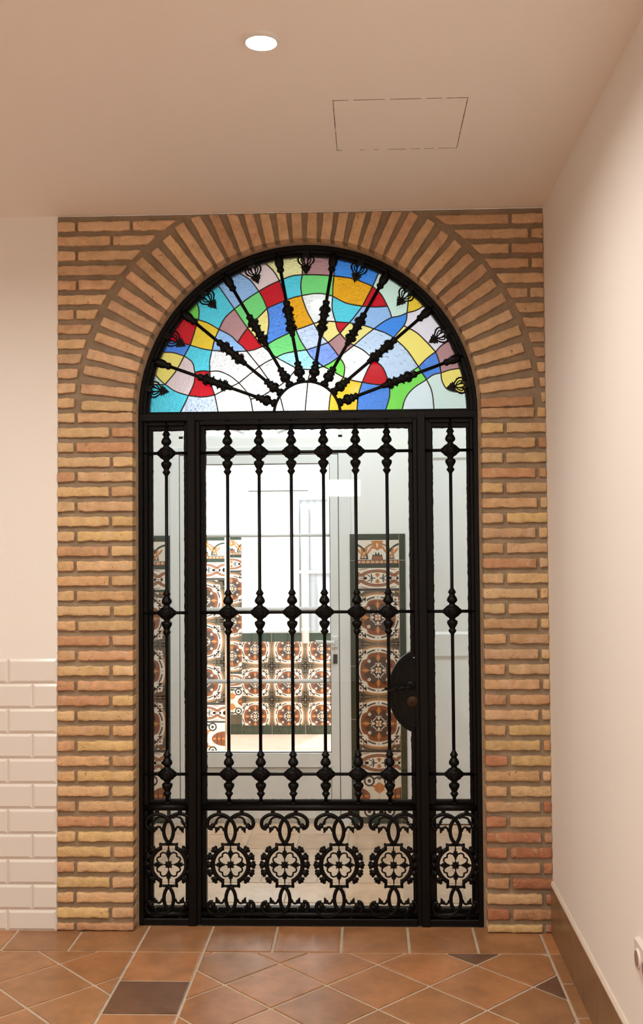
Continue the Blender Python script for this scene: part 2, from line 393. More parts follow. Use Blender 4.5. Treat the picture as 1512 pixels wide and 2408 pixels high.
while True:
    z1 = 1.9895-BP*k; z0 = z1-BH
    if z1 < .02: break
    z0 = max(z0, .004)
    left_in, right_in = AX-RB, AX+RB; J = .0105
    j_ = lambda: rb.uniform(-.004, .004)
    if k % 2 == 0:      # short brick outside left, long brick at the opening
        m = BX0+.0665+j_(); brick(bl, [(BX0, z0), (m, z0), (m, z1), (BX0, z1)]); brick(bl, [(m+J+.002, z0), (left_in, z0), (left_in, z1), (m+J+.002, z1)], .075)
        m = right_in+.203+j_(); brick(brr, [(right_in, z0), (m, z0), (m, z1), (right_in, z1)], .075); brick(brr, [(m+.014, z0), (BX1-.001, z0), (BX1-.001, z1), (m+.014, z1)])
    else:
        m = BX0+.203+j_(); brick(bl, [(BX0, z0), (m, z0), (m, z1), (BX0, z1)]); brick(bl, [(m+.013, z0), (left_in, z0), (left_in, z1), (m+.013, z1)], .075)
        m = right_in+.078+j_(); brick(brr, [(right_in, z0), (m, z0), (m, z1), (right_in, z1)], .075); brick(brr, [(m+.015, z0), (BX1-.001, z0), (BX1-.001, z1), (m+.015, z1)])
    k += 1
# ring of bricks on edge
NB = 40; ZT = ZC-.006
for k in range(NB):
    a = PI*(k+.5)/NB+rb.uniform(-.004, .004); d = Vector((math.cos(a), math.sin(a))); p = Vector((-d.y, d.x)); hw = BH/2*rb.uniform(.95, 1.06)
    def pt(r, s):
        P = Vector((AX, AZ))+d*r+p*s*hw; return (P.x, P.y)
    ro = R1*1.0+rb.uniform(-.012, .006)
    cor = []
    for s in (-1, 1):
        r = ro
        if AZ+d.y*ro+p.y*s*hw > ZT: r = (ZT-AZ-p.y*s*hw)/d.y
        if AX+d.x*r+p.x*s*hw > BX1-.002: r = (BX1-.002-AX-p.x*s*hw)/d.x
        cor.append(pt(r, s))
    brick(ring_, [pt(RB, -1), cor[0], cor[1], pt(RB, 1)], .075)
# horizontal courses beside the ring
k = 0
while True:
    z0 = 1.9895+(BP-BH)+BP*k+.001; z1 = z0+BH
    if z0 > ZT-.02: break
    z1 = min(z1, ZT)
    RO = R1+.026
    dx = lambda z: math.sqrt(max(RO*RO-(z-AZ)**2, 0))
    for side, mbx, X in ((-1, sl, BX0), (1, sr, BX1-.001)):
        e0, e1 = AX+side*dx(z0), AX+side*dx(z1)
        if side < 0:
            e0 = max(e0, X); e1 = max(e1, X); L_ = min(e0, e1)-X
        else: e0 = min(e0, X); e1 = min(e1, X); L_ = X-max(e0, e1)
        if max(abs(X-e0), abs(X-e1)) < .012: continue
        cuts = []; first = (.066 if k % 2 == 0 else .203) if side < 0 else (.05 if k % 2 else .125)
        c_ = first+rb.uniform(-.006, .006)
        while c_ < L_-.045: cuts.append(c_); c_ += .203+.013
        st = 0
        for c_ in cuts:
            q = [(X-side*st, z0), (X-side*c_, z0), (X-side*c_, z1), (X-side*st, z1)]
            if side > 0: q = [q[1], q[0], q[3], q[2]]
            brick(mbx, q); st = c_+.013
        q = [(X-side*st, z0), (e0, z0), (e1, z1), (X-side*st, z1)]
        if side > 0: q = [q[1], q[0], q[3], q[2]]
        brick(mbx, q)
    k += 1
bm = M['brick']
obj('brick_pier', bl, bm, br); obj('brick_pier', brr, bm, br); obj('brick_ring', ring_, bm, br)
obj('brick_spandrel', sl, bm, br); obj('brick_spandrel', sr, bm, br)
mo = MB(); rm = RB+.004
for R_, ya, yb in ((rm, .0125, .062), (.6625, .062, WT)):
    xl_, xr_ = AX-R_, AX+R_
    mo.box(BX0, xl_, ya, yb, 0, AZ); mo.box(xr_, BX1-.0005, ya, yb, 0, AZ)
    arch_strips(mo, BX0, BX1-.0005, ZC, AX, AZ, R_, ya, yb)
obj('mortar_bed', mo, M['mortar'], br)
# ---------------------------------------------------------------- iron gate: fixed surround with sidelights and fanlight
IR = M['iron']
GX0, GX1 = -.9105, .4235
gs = thing('gate_surround', 'black iron surround of the gate with two narrow barred sidelights under a stained-glass fanlight', 'gate surround', (AX, .085, 0))
mb = MB()
mb.cbox(GX0, -.893, .060, .112, .001, AZ); mb.cbox(.404, GX1, .060, .112, .001, AZ)      # jambs
mb.cbox(-.7165, -.6845, .056, .112, -.001, 1.992); mb.cbox(.1855, .2185, .056, .112, -.001, 1.992)   # mullions
mb.cbox(GX0+.003, GX1-.003, .058, .112, 1.961, 1.991)       # transom
for x0, x1 in ((-.893, -.7165), (.2185, .404)):
    mb.cbox(x0-.002, x1+.002, .062, .112, .002, .0265); mb.cbox(x0-.002, x1+.002, .085, .112, .0265, .062)
n = 48
def halfring(mb, ra, rb_, y0, y1, c=.003, a0=0):
    vs = []; prof = [(ra, y1), (ra, y0+c), (ra+c, y0), (rb_-c, y0), (rb_, y0+c), (rb_, y1)]
    for k in range(n+1):
        a = a0+(PI-2*a0)*k/n
        for r, y in prof: vs.append((AX+r*math.cos(a), y, AZ+r*math.sin(a)))
    m = len(prof); fs = [(k*m+j, k*m+(j+1) % m, (k+1)*m+(j+1) % m, (k+1)*m+j) for k in range(n) for j in range(m)]
    fs += [tuple(range(m)), tuple(range(n*m+m-1, n*m-1, -1))]
    mb.add(vs, fs, 0, False)
halfring(mb, .650, GX1-AX, .060, .112)
obj('frame', mb, IR, gs)
mb = MB()                                                    # stepped beads that hold the glass
for x0, x1, s in ((-.893, -.877, .078), (-.877, -.861, .095), (.392, .404, .078), (.3825, .392, .095)): mb.cbox(x0, x1, s, .118, .03, 1.961, .002)
for x0, x1, s in ((-.7325, -.7165, .085), (.2185, .2455, .085)): mb.cbox(x0, x1, s, .118, .03, 1.961, .002)
for x0, x1 in ((-.877, -.73), (.232, .392)):
    mb.cbox(x0, x1, .078, .118, 1.945, 1.961, .002); mb.cbox(x0, x1, .092, .118, 1.928, 1.946, .002); mb.cbox(x0, x1, .092, .118, .462, .474, .002)
halfring(mb, .638, .652, .076, .118, .002); halfring(mb, .627, .639, .092, .118, .002)
mb.cbox(AX-.63, AX+.63, .085, .118, 1.990, 2.000, .002)
obj('glazing_bead', mb, IR, gs)
mb = MB(); rg = random.Random(3)                             # rough black sealant round the sidelight panes
def sealant(mb, x0, x1, z0, z1, y=.101):
    for (ax, az, bx, bz) in ((x0, z0, x0, z1), (x1, z0, x1, z1), (x0, z1, x1, z1), (x0, z0, x1, z0)):
        L_ = math.hypot(bx-ax, bz-az); m = int(L_/.01); P = [(ax+(bx-ax)*i/m, y, az+(bz-az)*i/m) for i in range(m+1)]
        mb.tube(P, [.0022+abs(rg.gauss(0, .0011)) for _ in P], 6)
sealant(mb, -.861, -.733, .474, 1.928); obj('sealant', mb, M['sealant'], gs)
mb = MB(); sealant(mb, .2455, .3825, .474, 1.928); obj('sealant', mb, M['sealant'], gs)

# --- baluster: bar, with three cast knops as its own pieces
def knop_mesh():
    mb = MB(); px = .001655
    pr = [(57.7, 4), (53.6, 4.3), (51, 6.2), (49.4, 7.2), (46.5, 8.6), (45.3, 9.8), (44, 9.4), (42.8, 8), (39.5, 6.3), (37.5, 7.2), (33.5, 10), (29.5, 12), (26.5, 12.4), (24, 11.8), (21.5, 10),
          (19.5, 7.4), (17.9, 6.3), (15.8, 7.6), (15, 9), (13.8, 8.6), (12.5, 11), (11.8, 10.6), (10, 12.8), (5, 14.6), (0, 15.2)]
    up = [(h*px, r*px) for h, r in pr]
    dn = [(-h*px, r*px) for h, r in [(0, 15.2), (5, 14.6), (10, 12.8), (11.8, 10.4), (12.6, 10.8), (15, 8.8), (17.9, 6.5), (19.8, 7.6), (20.6, 10), (22.5, 12), (25.5, 12.7), (29, 12.2), (33.6, 9.7), (37, 7.6), (40, 6.2),
          (42.4, 7.6), (44.9, 10), (46, 9.3), (48.6, 8), (51, 6), (53.6, 4.3), (57, 4)]]
    mb.lathe([(h, max(r, .001)) for h, r in reversed(dn)]+[(h, r) for h, r in list(reversed(up))[1:]], (0, 0, 0), 'z', 16)
    side = [(-22, 4.3), (-20, 6), (-18.5, 7), (-16.5, 8.6), (-15.3, 11), (-14, 11.4), (-12, 13.4), (-8, 14.6), (0, 15.4), (8, 14.6), (12, 13.4), (14, 11.4), (15.3, 11), (16.5, 8.6), (18.5, 7), (20, 6), (22, 4.3)]
    mb.lathe([(h*px, r*px) for h, r in side], (0, 0, 0), 'x', 16, 0, (.92, 1))
    mb.lathe([(-.029, .004), (-.0285, .011), (-.025, .0165), (-.020, .019)], (0, 0, 0), 'y', 18)
    for k in range(8):
        a = PI*k/4; mb.ball((.0098*math.cos(a), -.0275, .0098*math.sin(a)), .0038, 8)
    mb.ball((0, -.029, 0), .0036, 8); return mb
KN = None; BA = None
ZK = (1.8359, 1.2071, .5779)
def baluster(parent, x):
    global KN, BA
    if BA is None:
        mb = MB(); mb.tube([(x, .083, 1.965), (x, .083, .45)], .0066, 12)
        mb.lathe([(0, .0085), (.004, .0095), (.008, .0067)], (x, .083, .4617), 'z', 12)
        BA = obj('baluster', mb, IR, parent, (x, .083, .45))
        k0 = knop_mesh(); k0.v = [(a+x, b+.083, c+ZK[0]) for a, b, c in k0.v]; KN = obj('knop', k0, IR, BA, (x, .083, ZK[0]))
        for z in ZK[1:]: c = KN.copy(); C.objects.link(c); c.parent = BA; c.location = (0, 0, z-.45)
        return BA
    return inst(BA, parent, (x, .083, .45))
for x in (-.8022, .3163): baluster(gs, x)
def rails(parent, x0, x1):
    for z in ZK: mb = MB(); mb.tube([(x0, .083, z), (x1, .083, z)], .0062, 12); obj('cross_rail', mb, IR, parent)
    mb = MB(); mb.lathe([(0, .0128), (x1-x0, .0128)], (x0, .083, .4495), 'x', 16); mb.box(x0, x1, .083, .112, .4372, .4618)
    obj('middle_rail', mb, IR, parent)
    mb = MB(); mb.lathe([(0, .0105), (x1-x0, .0105)], (x0, .078, .040), 'x', 16); obj('bottom_rail', mb, IR, parent)
rails(gs, -.895, -.715); rails(gs, .217, .405)

# --- cast scroll ornament of the lower panels (1 unit = .0002061 m, origin at the centre of its wheel)
SCR = None
def scroll_mesh():
    mb = MB(); U = .0002061; q = lambda x, z, y=0: (x*U, y, z*U)
    def st(P, r, sy=.8, n_=4, y=0): R = [r*U]*(len(P)*n_-n_+1) if not isinstance(r, list) else r; mb.tube(spl([q(a, b, y) for a, b in P], n_), R, 8, 0, sy)
    for s in (1, -1):
        for v, o in ((1, 0), (-1, -15)):
            y_ = .003*s
            st([(0, 390*v+o), (-s*62, 480*v+o), (-s*92, 590*v+o), (-s*86, 700*v+o), (-s*48, 795*v+o), (s*10, 860*v+o), (s*100, 920*v+o), (s*215, 945*v+o), (s*330, 915*v+o), (s*415, 845*v+o), (s*432, 750*v+o), (s*395, 685*v+o), (s*335, 672*v+o)], 35, .8, 4, y_)
            mb.ball(q(s*335, 728*v+o, -.003), 52*U, 12)
            st([(s*70, 868*v+o), (s*140, 893*v+o), (s*225, 872*v+o), (s*268, 815*v+o), (s*285, 755*v+o)], 21, .8)
            st([(s*122, 625*v+o), (s*150, 685*v+o), (s*195, 705*v+o), (s*245, 672*v+o)], 21, .8)
            mb.prism([q2 for q2 in ([(s*175*U, (700*v+o)*U), (s*215*U, (668*v+o)*U), (s*205*U, (650*v+o)*U), (s*243*U, (640*v+o)*U), (s*240*U, (622*v+o)*U), (s*285*U, (588*v+o)*U), (s*290*U, (660*v+o)*U), (s*300*U, (700*v+o)*U), (s*240*U, (705*v+o)*U)])], -.005, .004)
            mb.prism([(s*250*U, (820*v+o)*U), (s*232*U, (800*v+o)*U), (s*262*U, (785*v+o)*U), (s*245*U, (760*v+o)*U), (s*300*U, (740*v+o)*U), (s*305*U, (800*v+o)*U)], -.005, .004)
            z_a, z_b = (965, 1036) if v > 0 else (-1036, -950)
            mb.box((s*217-38)*U, (s*217+38)*U, -.006, .006, min(z_a, z_b)*U, max(z_a, z_b)*U)
        # wheel rim with its leaf lobes
        A = [math.radians(-63+126*k/20) for k in range(21)]
        mb.tube([q(s*338*math.cos(a), 338*math.sin(a)) for a in A], 42*U, 8, 0, .8)
        for d in (0, 21, -21, 43, -43):
            a = math.radians(d); R_ = 412 if abs(d) < 30 else 402
            for dr, dt, rr in ((-8, 0, 56), (26, 9.5, 34), (26, -9.5, 34), (44, 0, 30)):
                t = a+math.radians(dt*.62); mb.ball(q(s*(R_+dr)*math.cos(t), (R_+dr)*math.sin(t), -.001), rr*U, 8, 0, .8)
        # T brackets above and below
        for v, top in ((1, 378), (-1, 402)):
            mb.tube([q(s*148, v*268), q(s*150, v*top)], 28*U, 6, 0, .8); mb.tube([q(s*178, v*(top+12)), q(s*120, v*(top-4)), q(0, v*(top+4))], [24*U, 24*U, 34*U], 6, 0, .8)
    for sx in (1, -1):
        for sz in (1, -1):
            P = [(0, 128), (38, 195), (100, 222), (150, 200), (160, 150), (208, 128), (220, 78), (172, 26), (120, 0)]
            st([(sx*a, sz*b) for a, b in P], 16, .8, 3)
            mb.ball(q(sx*158, sz*150), 19*U, 8)
    for a0 in range(4):
        ca, sa = (1, 0, -1, 0)[a0], (0, 1, 0, -1)[a0]; e = 345 if a0 % 2 else 315
        P = [(105, 8), (150, 26), (190, 46), (205, 32), (222, 48), (240, 30), (252, 40), (262, 16), (e, 9)]
        P = P+[(a, -b) for a, b in reversed(P)]
        mb.prism([((a*ca-b*sa)*U, (a*sa+b*ca)*U) for a, b in P], -.0055, .004)
    mb.prism([((88 if k % 2 == 0 else 54)*U*math.cos(PI*k/8), (88 if k % 2 == 0 else 54)*U*math.sin(PI*k/8)) for k in range(16)], -.006, .004)
    mb.ball((0, -.004, 0), 34*U, 10)
    mb.tube([q(-300, 0), q(300, 0)], 9*U, 6); mb.tube([q(0, 380), q(0, -400)], 9*U, 6)
    return mb
def scroll(parent, x, z=.2305):
    global SCR
    if SCR is None:
        k = scroll_mesh(); k.v = [(a+x, b+.076, c+z) for a, b, c in k.v]; SCR = obj('scroll_casting', k, IR, parent, (x, .076, z)); return SCR
    return inst(SCR, parent, (x, .076, z))
for x in (-.7965, .3172): scroll(gs, x)

# --- fanlight: hub ring, eight spokes, nine leaf ornaments, stained glass
mb = MB(); mb.tube([(AX+.131*math.cos(PI*k/24), .078, 1.982+.131*math.sin(PI*k/24)) for k in range(25)], .0058, 10); obj('hub_ring', mb, IR, gs)
FC = Vector((AX, .080, 1.982))
px = .001655
def along(prof): return [(h*px, r*px) for h, r in prof]
SP_IN = along([(80, 9), (84, 11), (88, 9.5), (90, 6), (94, 7), (97, 12.5), (103, 13.5), (108, 12), (111, 8.5), (114, 11.5), (117, 9), (121, 6.5), (124, 9.5), (127, 8.5), (130, 4.6)])
SP_MID = along([(190, 4.6), (192, 6.5), (197, 6.6), (202, 8), (206, 12), (210, 14), (214, 12.5), (217, 9), (221, 10), (224, 12.5), (227, 9.5), (231, 8), (234, 8.2), (238, 9.5), (241, 12.5), (244, 10), (248, 9.5), (252, 13), (256, 14), (260, 12),
     (264, 8), (268, 7.5), (272, 9.2), (275, 8.5), (278, 4.6)])
SP_OUT = along([(346, 4.6), (349, 8), (353, 9.5), (356, 7.5), (360, 8), (364, 10), (370, 11), (376, 10.5), (380, 9), (386, 10)])
def lathe_dir(prof, ang, bumps=0):
    mb = MB(); mb.lathe(prof, (0, 0, 0), 'x', 12)
    if bumps:
        for h, r in prof:
            if r > .0190:
                for k in range(6):
                    a = PI*k/3+.3; mb.ball((h, (r-.001)*math.cos(a), (r-.001)*math.sin(a)), .0034, 6)
    ca, sa = math.cos(ang), math.sin(ang)
    mb.v = [(FC.x+x*ca-z*sa, FC.y+y, FC.z+x*sa+z*ca) for x, y, z in mb.v]; return mb
for k in range(1, 9):
    a = PI*k/9; d = Vector((math.cos(a), 0, math.sin(a)))
    mb = MB(); mb.tube([FC+d*.13, FC+d*.65], .0066, 12); s_ = obj('spoke', mb, IR, gs, FC+d*.13)
    obj('collar', lathe_dir(SP_IN, a), IR, s_, FC+d*.15); obj('knop', lathe_dir(SP_MID, a, 1), IR, s_, FC+d*.34); obj('finial', lathe_dir(SP_OUT, a), IR, s_, FC+d*.6)
def leaf_mesh():
    mb = MB(); w = .001      # local: +z outwards to the rim, origin .60 m from the centre
    for s in (1, -1):
        mb.tube(spl([(s*4*w, 0, 2*w), (s*13*w, 0, 4*w), (s*27*w, 0, 18*w), (s*31*w, 0, 30*w), (s*27*w, 0, 42*w), (s*20*w, 0, 48*w)], 3), .0032, 6)
        for zz, xx in ((18, 29), (26, 32), (34, 31), (42, 28)): mb.ball((s*xx*w, 0, zz*w), .0034, 6)
        mb.tube(spl([(s*1*w, 0, 6*w), (s*7*w, 0, 22*w), (s*6*w, 0, 38*w), (s*2*w, 0, 46*w)], 3), .0026, 6)
        mb.tube(spl([(s*3*w, 0, 8*w), (s*14*w, 0, 17*w), (s*20*w, 0, 30*w), (s*12*w, 0, 34*w), (s*8*w, 0, 22*w)], 3), .0026, 6)
        mb.tube(spl([(s*9*w, 0, 36*w), (s*18*w, 0, 38*w), (s*26*w, 0, 40*w)], 3), .0026, 6)
    P = [(0, 10), (10, 8), (14, 10), (17, 2), (22, -2), (15, -9), (17, -15), (9, -22), (9, -27), (4, -34), (0, -44)]
    P = [(a*w, b*.74*w) for a, b in P]+[(-a*w, b*.74*w) for a, b in reversed(P[1:-1])]
    mb.prism(P, -.005, .003); mb.ball((0, -.003, -4*w), .008, 8, 0, .6); mb.tube([(0, -.004, 6*w), (0, -.005, -30*w)], [.003, .0012], 6)
    mb.box(-.012, .012, -.006, .006, .044, .074)
    return mb
for k in range(9):
    a = math.radians(10+20*k); mb = leaf_mesh(); s, c = math.sin(a-PI/2), math.cos(a-PI/2); o = FC+Vector((math.cos(a), -.006, math.sin(a)))*1.0*.598
    o = Vector((FC.x+math.cos(a)*.584, FC.y-.006, FC.z+math.sin(a)*.584))
    mb.v = [(o.x+x*c-z*s, o.y+y, o.z+x*s+z*c) for x, y, z in mb.v]; obj('leaf_ornament', mb, IR, gs, o)
# ---- stained glass leadwork, traced as a network of nodes and curved lead lines
def _L(x, y): return (320 + x*.27116, 560 + y*.27116)
def _R(x, y): return (710 + x*.27778, 560 + y*.27778)
def _Z(x, y): return (540 + x*.13228, 700 + y*.13228)
GN = dict(
 a=_L(542,708), b=_L(470,928), c=_L(418,1022), d=_L(658,974), e=_L(718,791), f=_L(853,614), g=_L(1065,461),
 h=_L(1243,369), i=_L(1441,318), j=_L(1437,499), k=_L(1306,535), l=_L(1136,610), q=_Z(320,540), s=_Z(588,866),
 u=_Z(305,950), x1=_Z(145,797), v=_Z(525,1225), t=_Z(828,1062), w=_Z(1365,928), m=_Z(1177,572), n=_Z(1495,457),
 aa=_L(892,1256), bb=_L(682,1360), cc=_L(640,1156), dd=_L(455,1366), ee=_L(510,1165), ff=_L(252,1269),
 z1=_Z(375,1805), m3=_Z(1180,1250), gg=_Z(800,1625),
 i2=_R(272,321), j2=_R(260,491), k2=_R(599,407), l2=_R(512,577), m2=_R(725,577), n2=_R(759,671), o2=_R(890,632),
 p2=_R(863,742), q2=_R(777,842), r2=_R(609,768), s2=_R(1131,962), t2=_R(986,1089), u2=_R(1176,1140),
 v2=_R(1055,1197), w2=_R(740,1243), x2=_R(608,1028), y2=_R(510,1220), z2=_R(440,908), a3=_R(314,1003),
 b3=_R(323,806), c3=_R(222,884), e3=_R(402,717), f3=_R(284,707), i3=_R(182,1087), j3=_R(353,1180), n3=_R(105,1109),
 # on the rim
 B1=_L(522,535), B2=_L(425,650), B3=_L(215,860), B4=_L(190,990), B5=_L(690,380), B6=_L(860,285), B7=_L(1090,190),
 B8=_L(1447,140), B9=_L(140,1150), B10=_L(95,1255), B11=_R(265,140), B12=_R(662,255), B13=_R(895,440), B14=_R(1055,560),
 B15=_R(1275,855), B16=_R(1365,1103), B17=_R(1410,1316),
 # along the sill
 C1=_L(372,1490), C2=_L(716,1490), C3=_Z(420,1970), C4=_Z(972,1970), C5=_R(25,1432), C6=_R(225,1432), C7=_R(463,1432),
 C8=_R(702,1432), C9=_R(843,1432), C10=_R(1120,1432))
_ed = '''a b|L535,715 505,820;a e|L630,740;b d|L570,958;e d|L682,880;e f|L772,690;f g|L960,530;g h|L1150,412;b c;
c ee|L488,1078;c ff|L345,1155;ff dd|L340,1328;dd bb|L580,1378;ee dd|L503,1255;ee cc|L572,1151;d cc|L640,1065;
cc aa|L720,1155 815,1195;aa v;aa bb|L790,1305;cc bb|L650,1260;dd C1|L425,1430;bb C2|L697,1430;aa z1|Z290,1660;z1 C3;
B1 a|L545,620;B2 a|L490,690;B3 b|L330,895;B4 c|L310,992;B5 f|L780,508;B6 g|L985,360;B7 h|L1190,285;B8 i|L1443,230;
B9 ff|L200,1222;B10 ff|L170,1270;i j|L1428,410;h i|L1350,328;h k|L1272,450;j k|L1375,512;k l|L1200,580;g l|L1104,530;
f q|Z200,370;q l;q x1|Z225,665;q s|Z450,705;l s|Z693,360 690,530 655,720;x1 u|Z225,860;x1 e|L820,845;
d u|L820,985;u s|Z440,925;u v|Z400,1070;v t|Z680,1130;s t|Z700,960;t w|Z960,1000 1120,962;k m|Z1100,240;
j n|Z1310,60 1380,250;m n|Z1345,515;s m|Z700,812 860,722;m w|Z1260,760;w c3|R120,920;w i3|R85,1015;
t m3|Z1000,1155;m3 i3|R-5,1106 70,1112;m3 gg|Z1120,1350 960,1510;gg z1|Z700,1675 560,1755;v gg|Z700,1470;gg C4|Z900,1780;
n c3|R145,800;c3 b3|R275,842;n f3|R185,704;f3 e3;f3 b3|R298,765;b3 e3|R365,755;e3 r2|R480,732 545,745;j j2|R90,471 180,471;
j2 f3|R256,600;i i2|R140,311;i2 j2|R263,400;B11 i2|R270,230;i2 k2|R430,343;k2 l2;j2 l2|R375,550;l2 m2|R620,583;
k2 m2|R672,480;m2 n2|R745,622;n2 o2|R830,658;l2 e3|R460,645;n2 r2|R690,708;o2 p2|R885,690;p2 q2;r2 q2|R700,800;
q2 t2|R890,950;B12 k2|R632,335;B13 o2|R898,550;o2 B14|R970,610;p2 s2|R970,800 1060,885;s2 B15|R1185,905;s2 t2|R1055,1020;
s2 u2|R1162,1050;t2 v2|R1020,1145;v2 u2|R1110,1158;u2 B16|R1270,1112;u2 B17|R1190,1220 1250,1290;v2 C10|R1100,1300;
v2 C9|R940,1275 875,1360;t2 w2|R870,1165;x2 w2|R690,1105;x2 y2|R560,1105;y2 w2|R620,1238;w2 C8|R742,1340;y2 C7|R478,1330;
z2 x2|R520,950;r2 z2|R520,838;z2 b3|R380,870;z2 a3|R380,955;c3 a3|R275,950;a3 i3|R250,1050;a3 j3|R360,1080;i3 n3;
n3 C5|R60,1170 42,1300;i3 j3|R265,1130;j3 y2|R430,1205;j3 C6|R265,1280 238,1350'''
GE = []
for t_ in _ed.replace('\n', '').split(';'):
    hd, *rest = t_.split('|'); A_, B_ = hd.split(); pts = []
    if rest:
        fn = {'L': _L, 'R': _R, 'Z': _Z}[rest[0][0]]
        pts = [fn(*map(float, s_.split(','))) for s_ in rest[0][1:].split()]
    GE.append((A_, B_, pts))
# one seed point per pane: colour, pixel
GS = [('green',_L(495,620)),('teal',_L(650,600)),('red',_L(430,800)),('gold',_L(600,850)),('blue',_L(330,960)),('yellow',_L(300,1080)),
 ('pink',_L(420,1200)),('teal',_L(560,1060)),('sky',_L(920,430)),('pink',_L(1130,350)),('cream',_L(1350,250)),('mauve',_R(150,230)),
 ('azure',_R(450,260)),('palegreen',_R(780,520)),('gold',_R(960,550)),('lilac',_R(1050,760)),('mauve',_R(1230,1000)),('yellow',_R(1270,1160)),
 ('mint',_R(1250,1350)),('ice',_R(980,1340)),('royal',_R(1100,1080)),('lime',_R(900,1260)),('royal',_R(600,1330)),('gold',_R(400,1330)),
 ('red',_R(630,1150)),('ice2',_R(880,1060)),('white',_R(420,1080)),('lime',_R(320,1100)),('mauve',_R(360,920)),('straw',_R(500,800)),
 ('straw',_R(230,790)),('red',_R(340,740)),('clear',_R(120,600)),('teal',_R(370,610)),('amber',_R(420,450)),('red',_R(630,520)),
 ('sky',_R(620,670)),('azure',_R(790,740)),('yellow',_R(980,900)),('greenb',_R(120,400)),('amber',_L(1400,640)),('teal',_L(1360,420)),
 ('red',_L(1180,500)),('royal',_L(1210,700)),('greenb',_L(1000,560)),('straw',_L(1120,740)),('mauve',_L(860,740)),('red',_L(980,890)),
 ('sky',_L(800,900)),('greenb',_L(1290,920)),('skyice',_R(100,800)),('royal2',_R(180,1000)),('tealice',_L(1330,1070)),('rosewhite',_L(1050,1020)),
 ('white',_L(780,1060)),('whitegreen',_L(730,1210)),('red',_L(570,1250)),('teal',_L(250,1400)),('skyice',_L(550,1430)),('yellowwhite',_L(850,1400)),
 ('rosewhite',_L(980,1260)),('white',_L(1180,1120)),('white',_L(1060,1440)),('white',_Z(1150,1800)),('whitecream',_R(130,1340)),('cream',_R(190,1200)),
 ('ice',_Z(1330,1380)),('palegreen',_L(125,1220))]
def glass_faces(at, Y, cx, cz, R, zb):
    def w2(p): v = at(p[0], p[1], Y); return (float(v[0]), float(v[2]))
    N = {k: w2(p) for k, p in GN.items()}
    rim, sill = [], []
    for k in N:
        if k[0] == 'B' and k != 'B':
            a = math.atan2(N[k][1]-cz, N[k][0]-cx); N[k] = (cx+R*math.cos(a), cz+R*math.sin(a)); rim.append((a, k))
        elif k[0] == 'C':
            N[k] = (N[k][0], zb); sill.append((N[k][0], k))
    a0 = math.asin((zb-cz)/R)
    N['K0'] = (cx+R*math.cos(a0), zb); N['K1'] = (cx-R*math.cos(a0), zb)
    E = []
    def cr(P, n=5):
        if len(P) == 2: return P
        out = [P[0]]; Q = [(2*P[0][0]-P[1][0], 2*P[0][1]-P[1][1])]+P+[(2*P[-1][0]-P[-2][0], 2*P[-1][1]-P[-2][1])]
        for i in range(1, len(Q)-2):
            for s in range(1, n+1):
                t = s/n; p = []
                for c in (0, 1):
                    A, B, C, D = Q[i-1][c], Q[i][c], Q[i+1][c], Q[i+2][c]
                    p.append(.5*(2*B+(C-A)*t+(2*A-5*B+4*C-D)*t*t+(3*B-A-3*C+D)*t**3))
                out.append(tuple(p))
        return out
    for A, B, P in GE: E.append((A, B, cr([N[A]]+[w2(p) for p in P]+[N[B]]), 1))
    rim = [(a0, 'K0')]+sorted(rim)+[(math.pi-a0, 'K1')]
    for (p, A), (q, B) in zip(rim, rim[1:]):
        n = max(2, int((q-p)/.05)); E.append((A, B, [N[A]]+[(cx+R*math.cos(p+(q-p)*i/n), cz+R*math.sin(p+(q-p)*i/n)) for i in range(1, n)]+[N[B]], 0))
    sill = [(N['K1'][0], 'K1')]+sorted(sill)+[(N['K0'][0], 'K0')]
    for (p, A), (q, B) in zip(sill, sill[1:]): E.append((A, B, [N[A], N[B]], 0))
    out = {}
    for i, (A, B, P, _) in enumerate(E):
        out.setdefault(A, []).append((math.atan2(P[1][1]-P[0][1], P[1][0]-P[0][0]), i, 0))
        out.setdefault(B, []).append((math.atan2(P[-2][1]-P[-1][1], P[-2][0]-P[-1][0]), i, 1))
    for k in out: out[k].sort()
    seen = set(); faces = []; bad = [k for k in out if len(out[k]) < 2]
    for i in range(len(E)):
        for d in (0, 1):
            if (i, d) in seen: continue
            poly = []; e, dd = i, d; loop = []
            while (e, dd) not in seen:
                seen.add((e, dd)); P = E[e][2] if dd == 0 else E[e][2][::-1]; poly += P[:-1]
                end = E[e][1] if dd == 0 else E[e][0]; loop.append(end)
                L = out[end]; idx = [n for n, o in enumerate(L) if o[1] == e and o[2] == 1-dd][0]
                _, e, dd = L[idx-1]
            ar = sum(poly[n-1][0]*poly[n][1]-poly[n][0]*poly[n-1][1] for n in range(len(poly)))/2
            if ar > 0: faces.append((poly, loop))
    def inside(p, poly):
        c = False
        for n in range(len(poly)):
            (x1, y1), (x2, y2) = poly[n-1], poly[n]
            if (y1 > p[1]) != (y2 > p[1]) and p[0] < (x2-x1)*(p[1]-y1)/(y2-y1)+x1: c = not c
        return c
    res = []
    for poly, loop in faces:
        hit = [c for c, s in GS if inside(w2(s), poly)]
        res.append((poly, hit[0] if hit else None, hit, loop))
    return res, [e[2] for e in E if e[3]], bad
GY = .108
faces_, lines_, _ = glass_faces(at, GY, AX, AZ, .646, 1.990)
mats = []; ids = {}
for k_, v_ in SG.items(): ids[k_] = len(mats); mats.append(stained(k_, v_))
mb = MB()
for poly, col, _h, _l in faces_: mb.prism(poly, GY-.002, GY+.002, ids[col or 'palegreen'])
sg = obj('stained_glass', mb, mats, gs)
mb = MB()
for P in lines_: mb.tube([(x, GY-.0015, z) for x, z in P], .0024, 6, 0, 1.0); mb.tube([(x, GY+.0015, z) for x, z in P], .0024, 6, 0, 1.0)
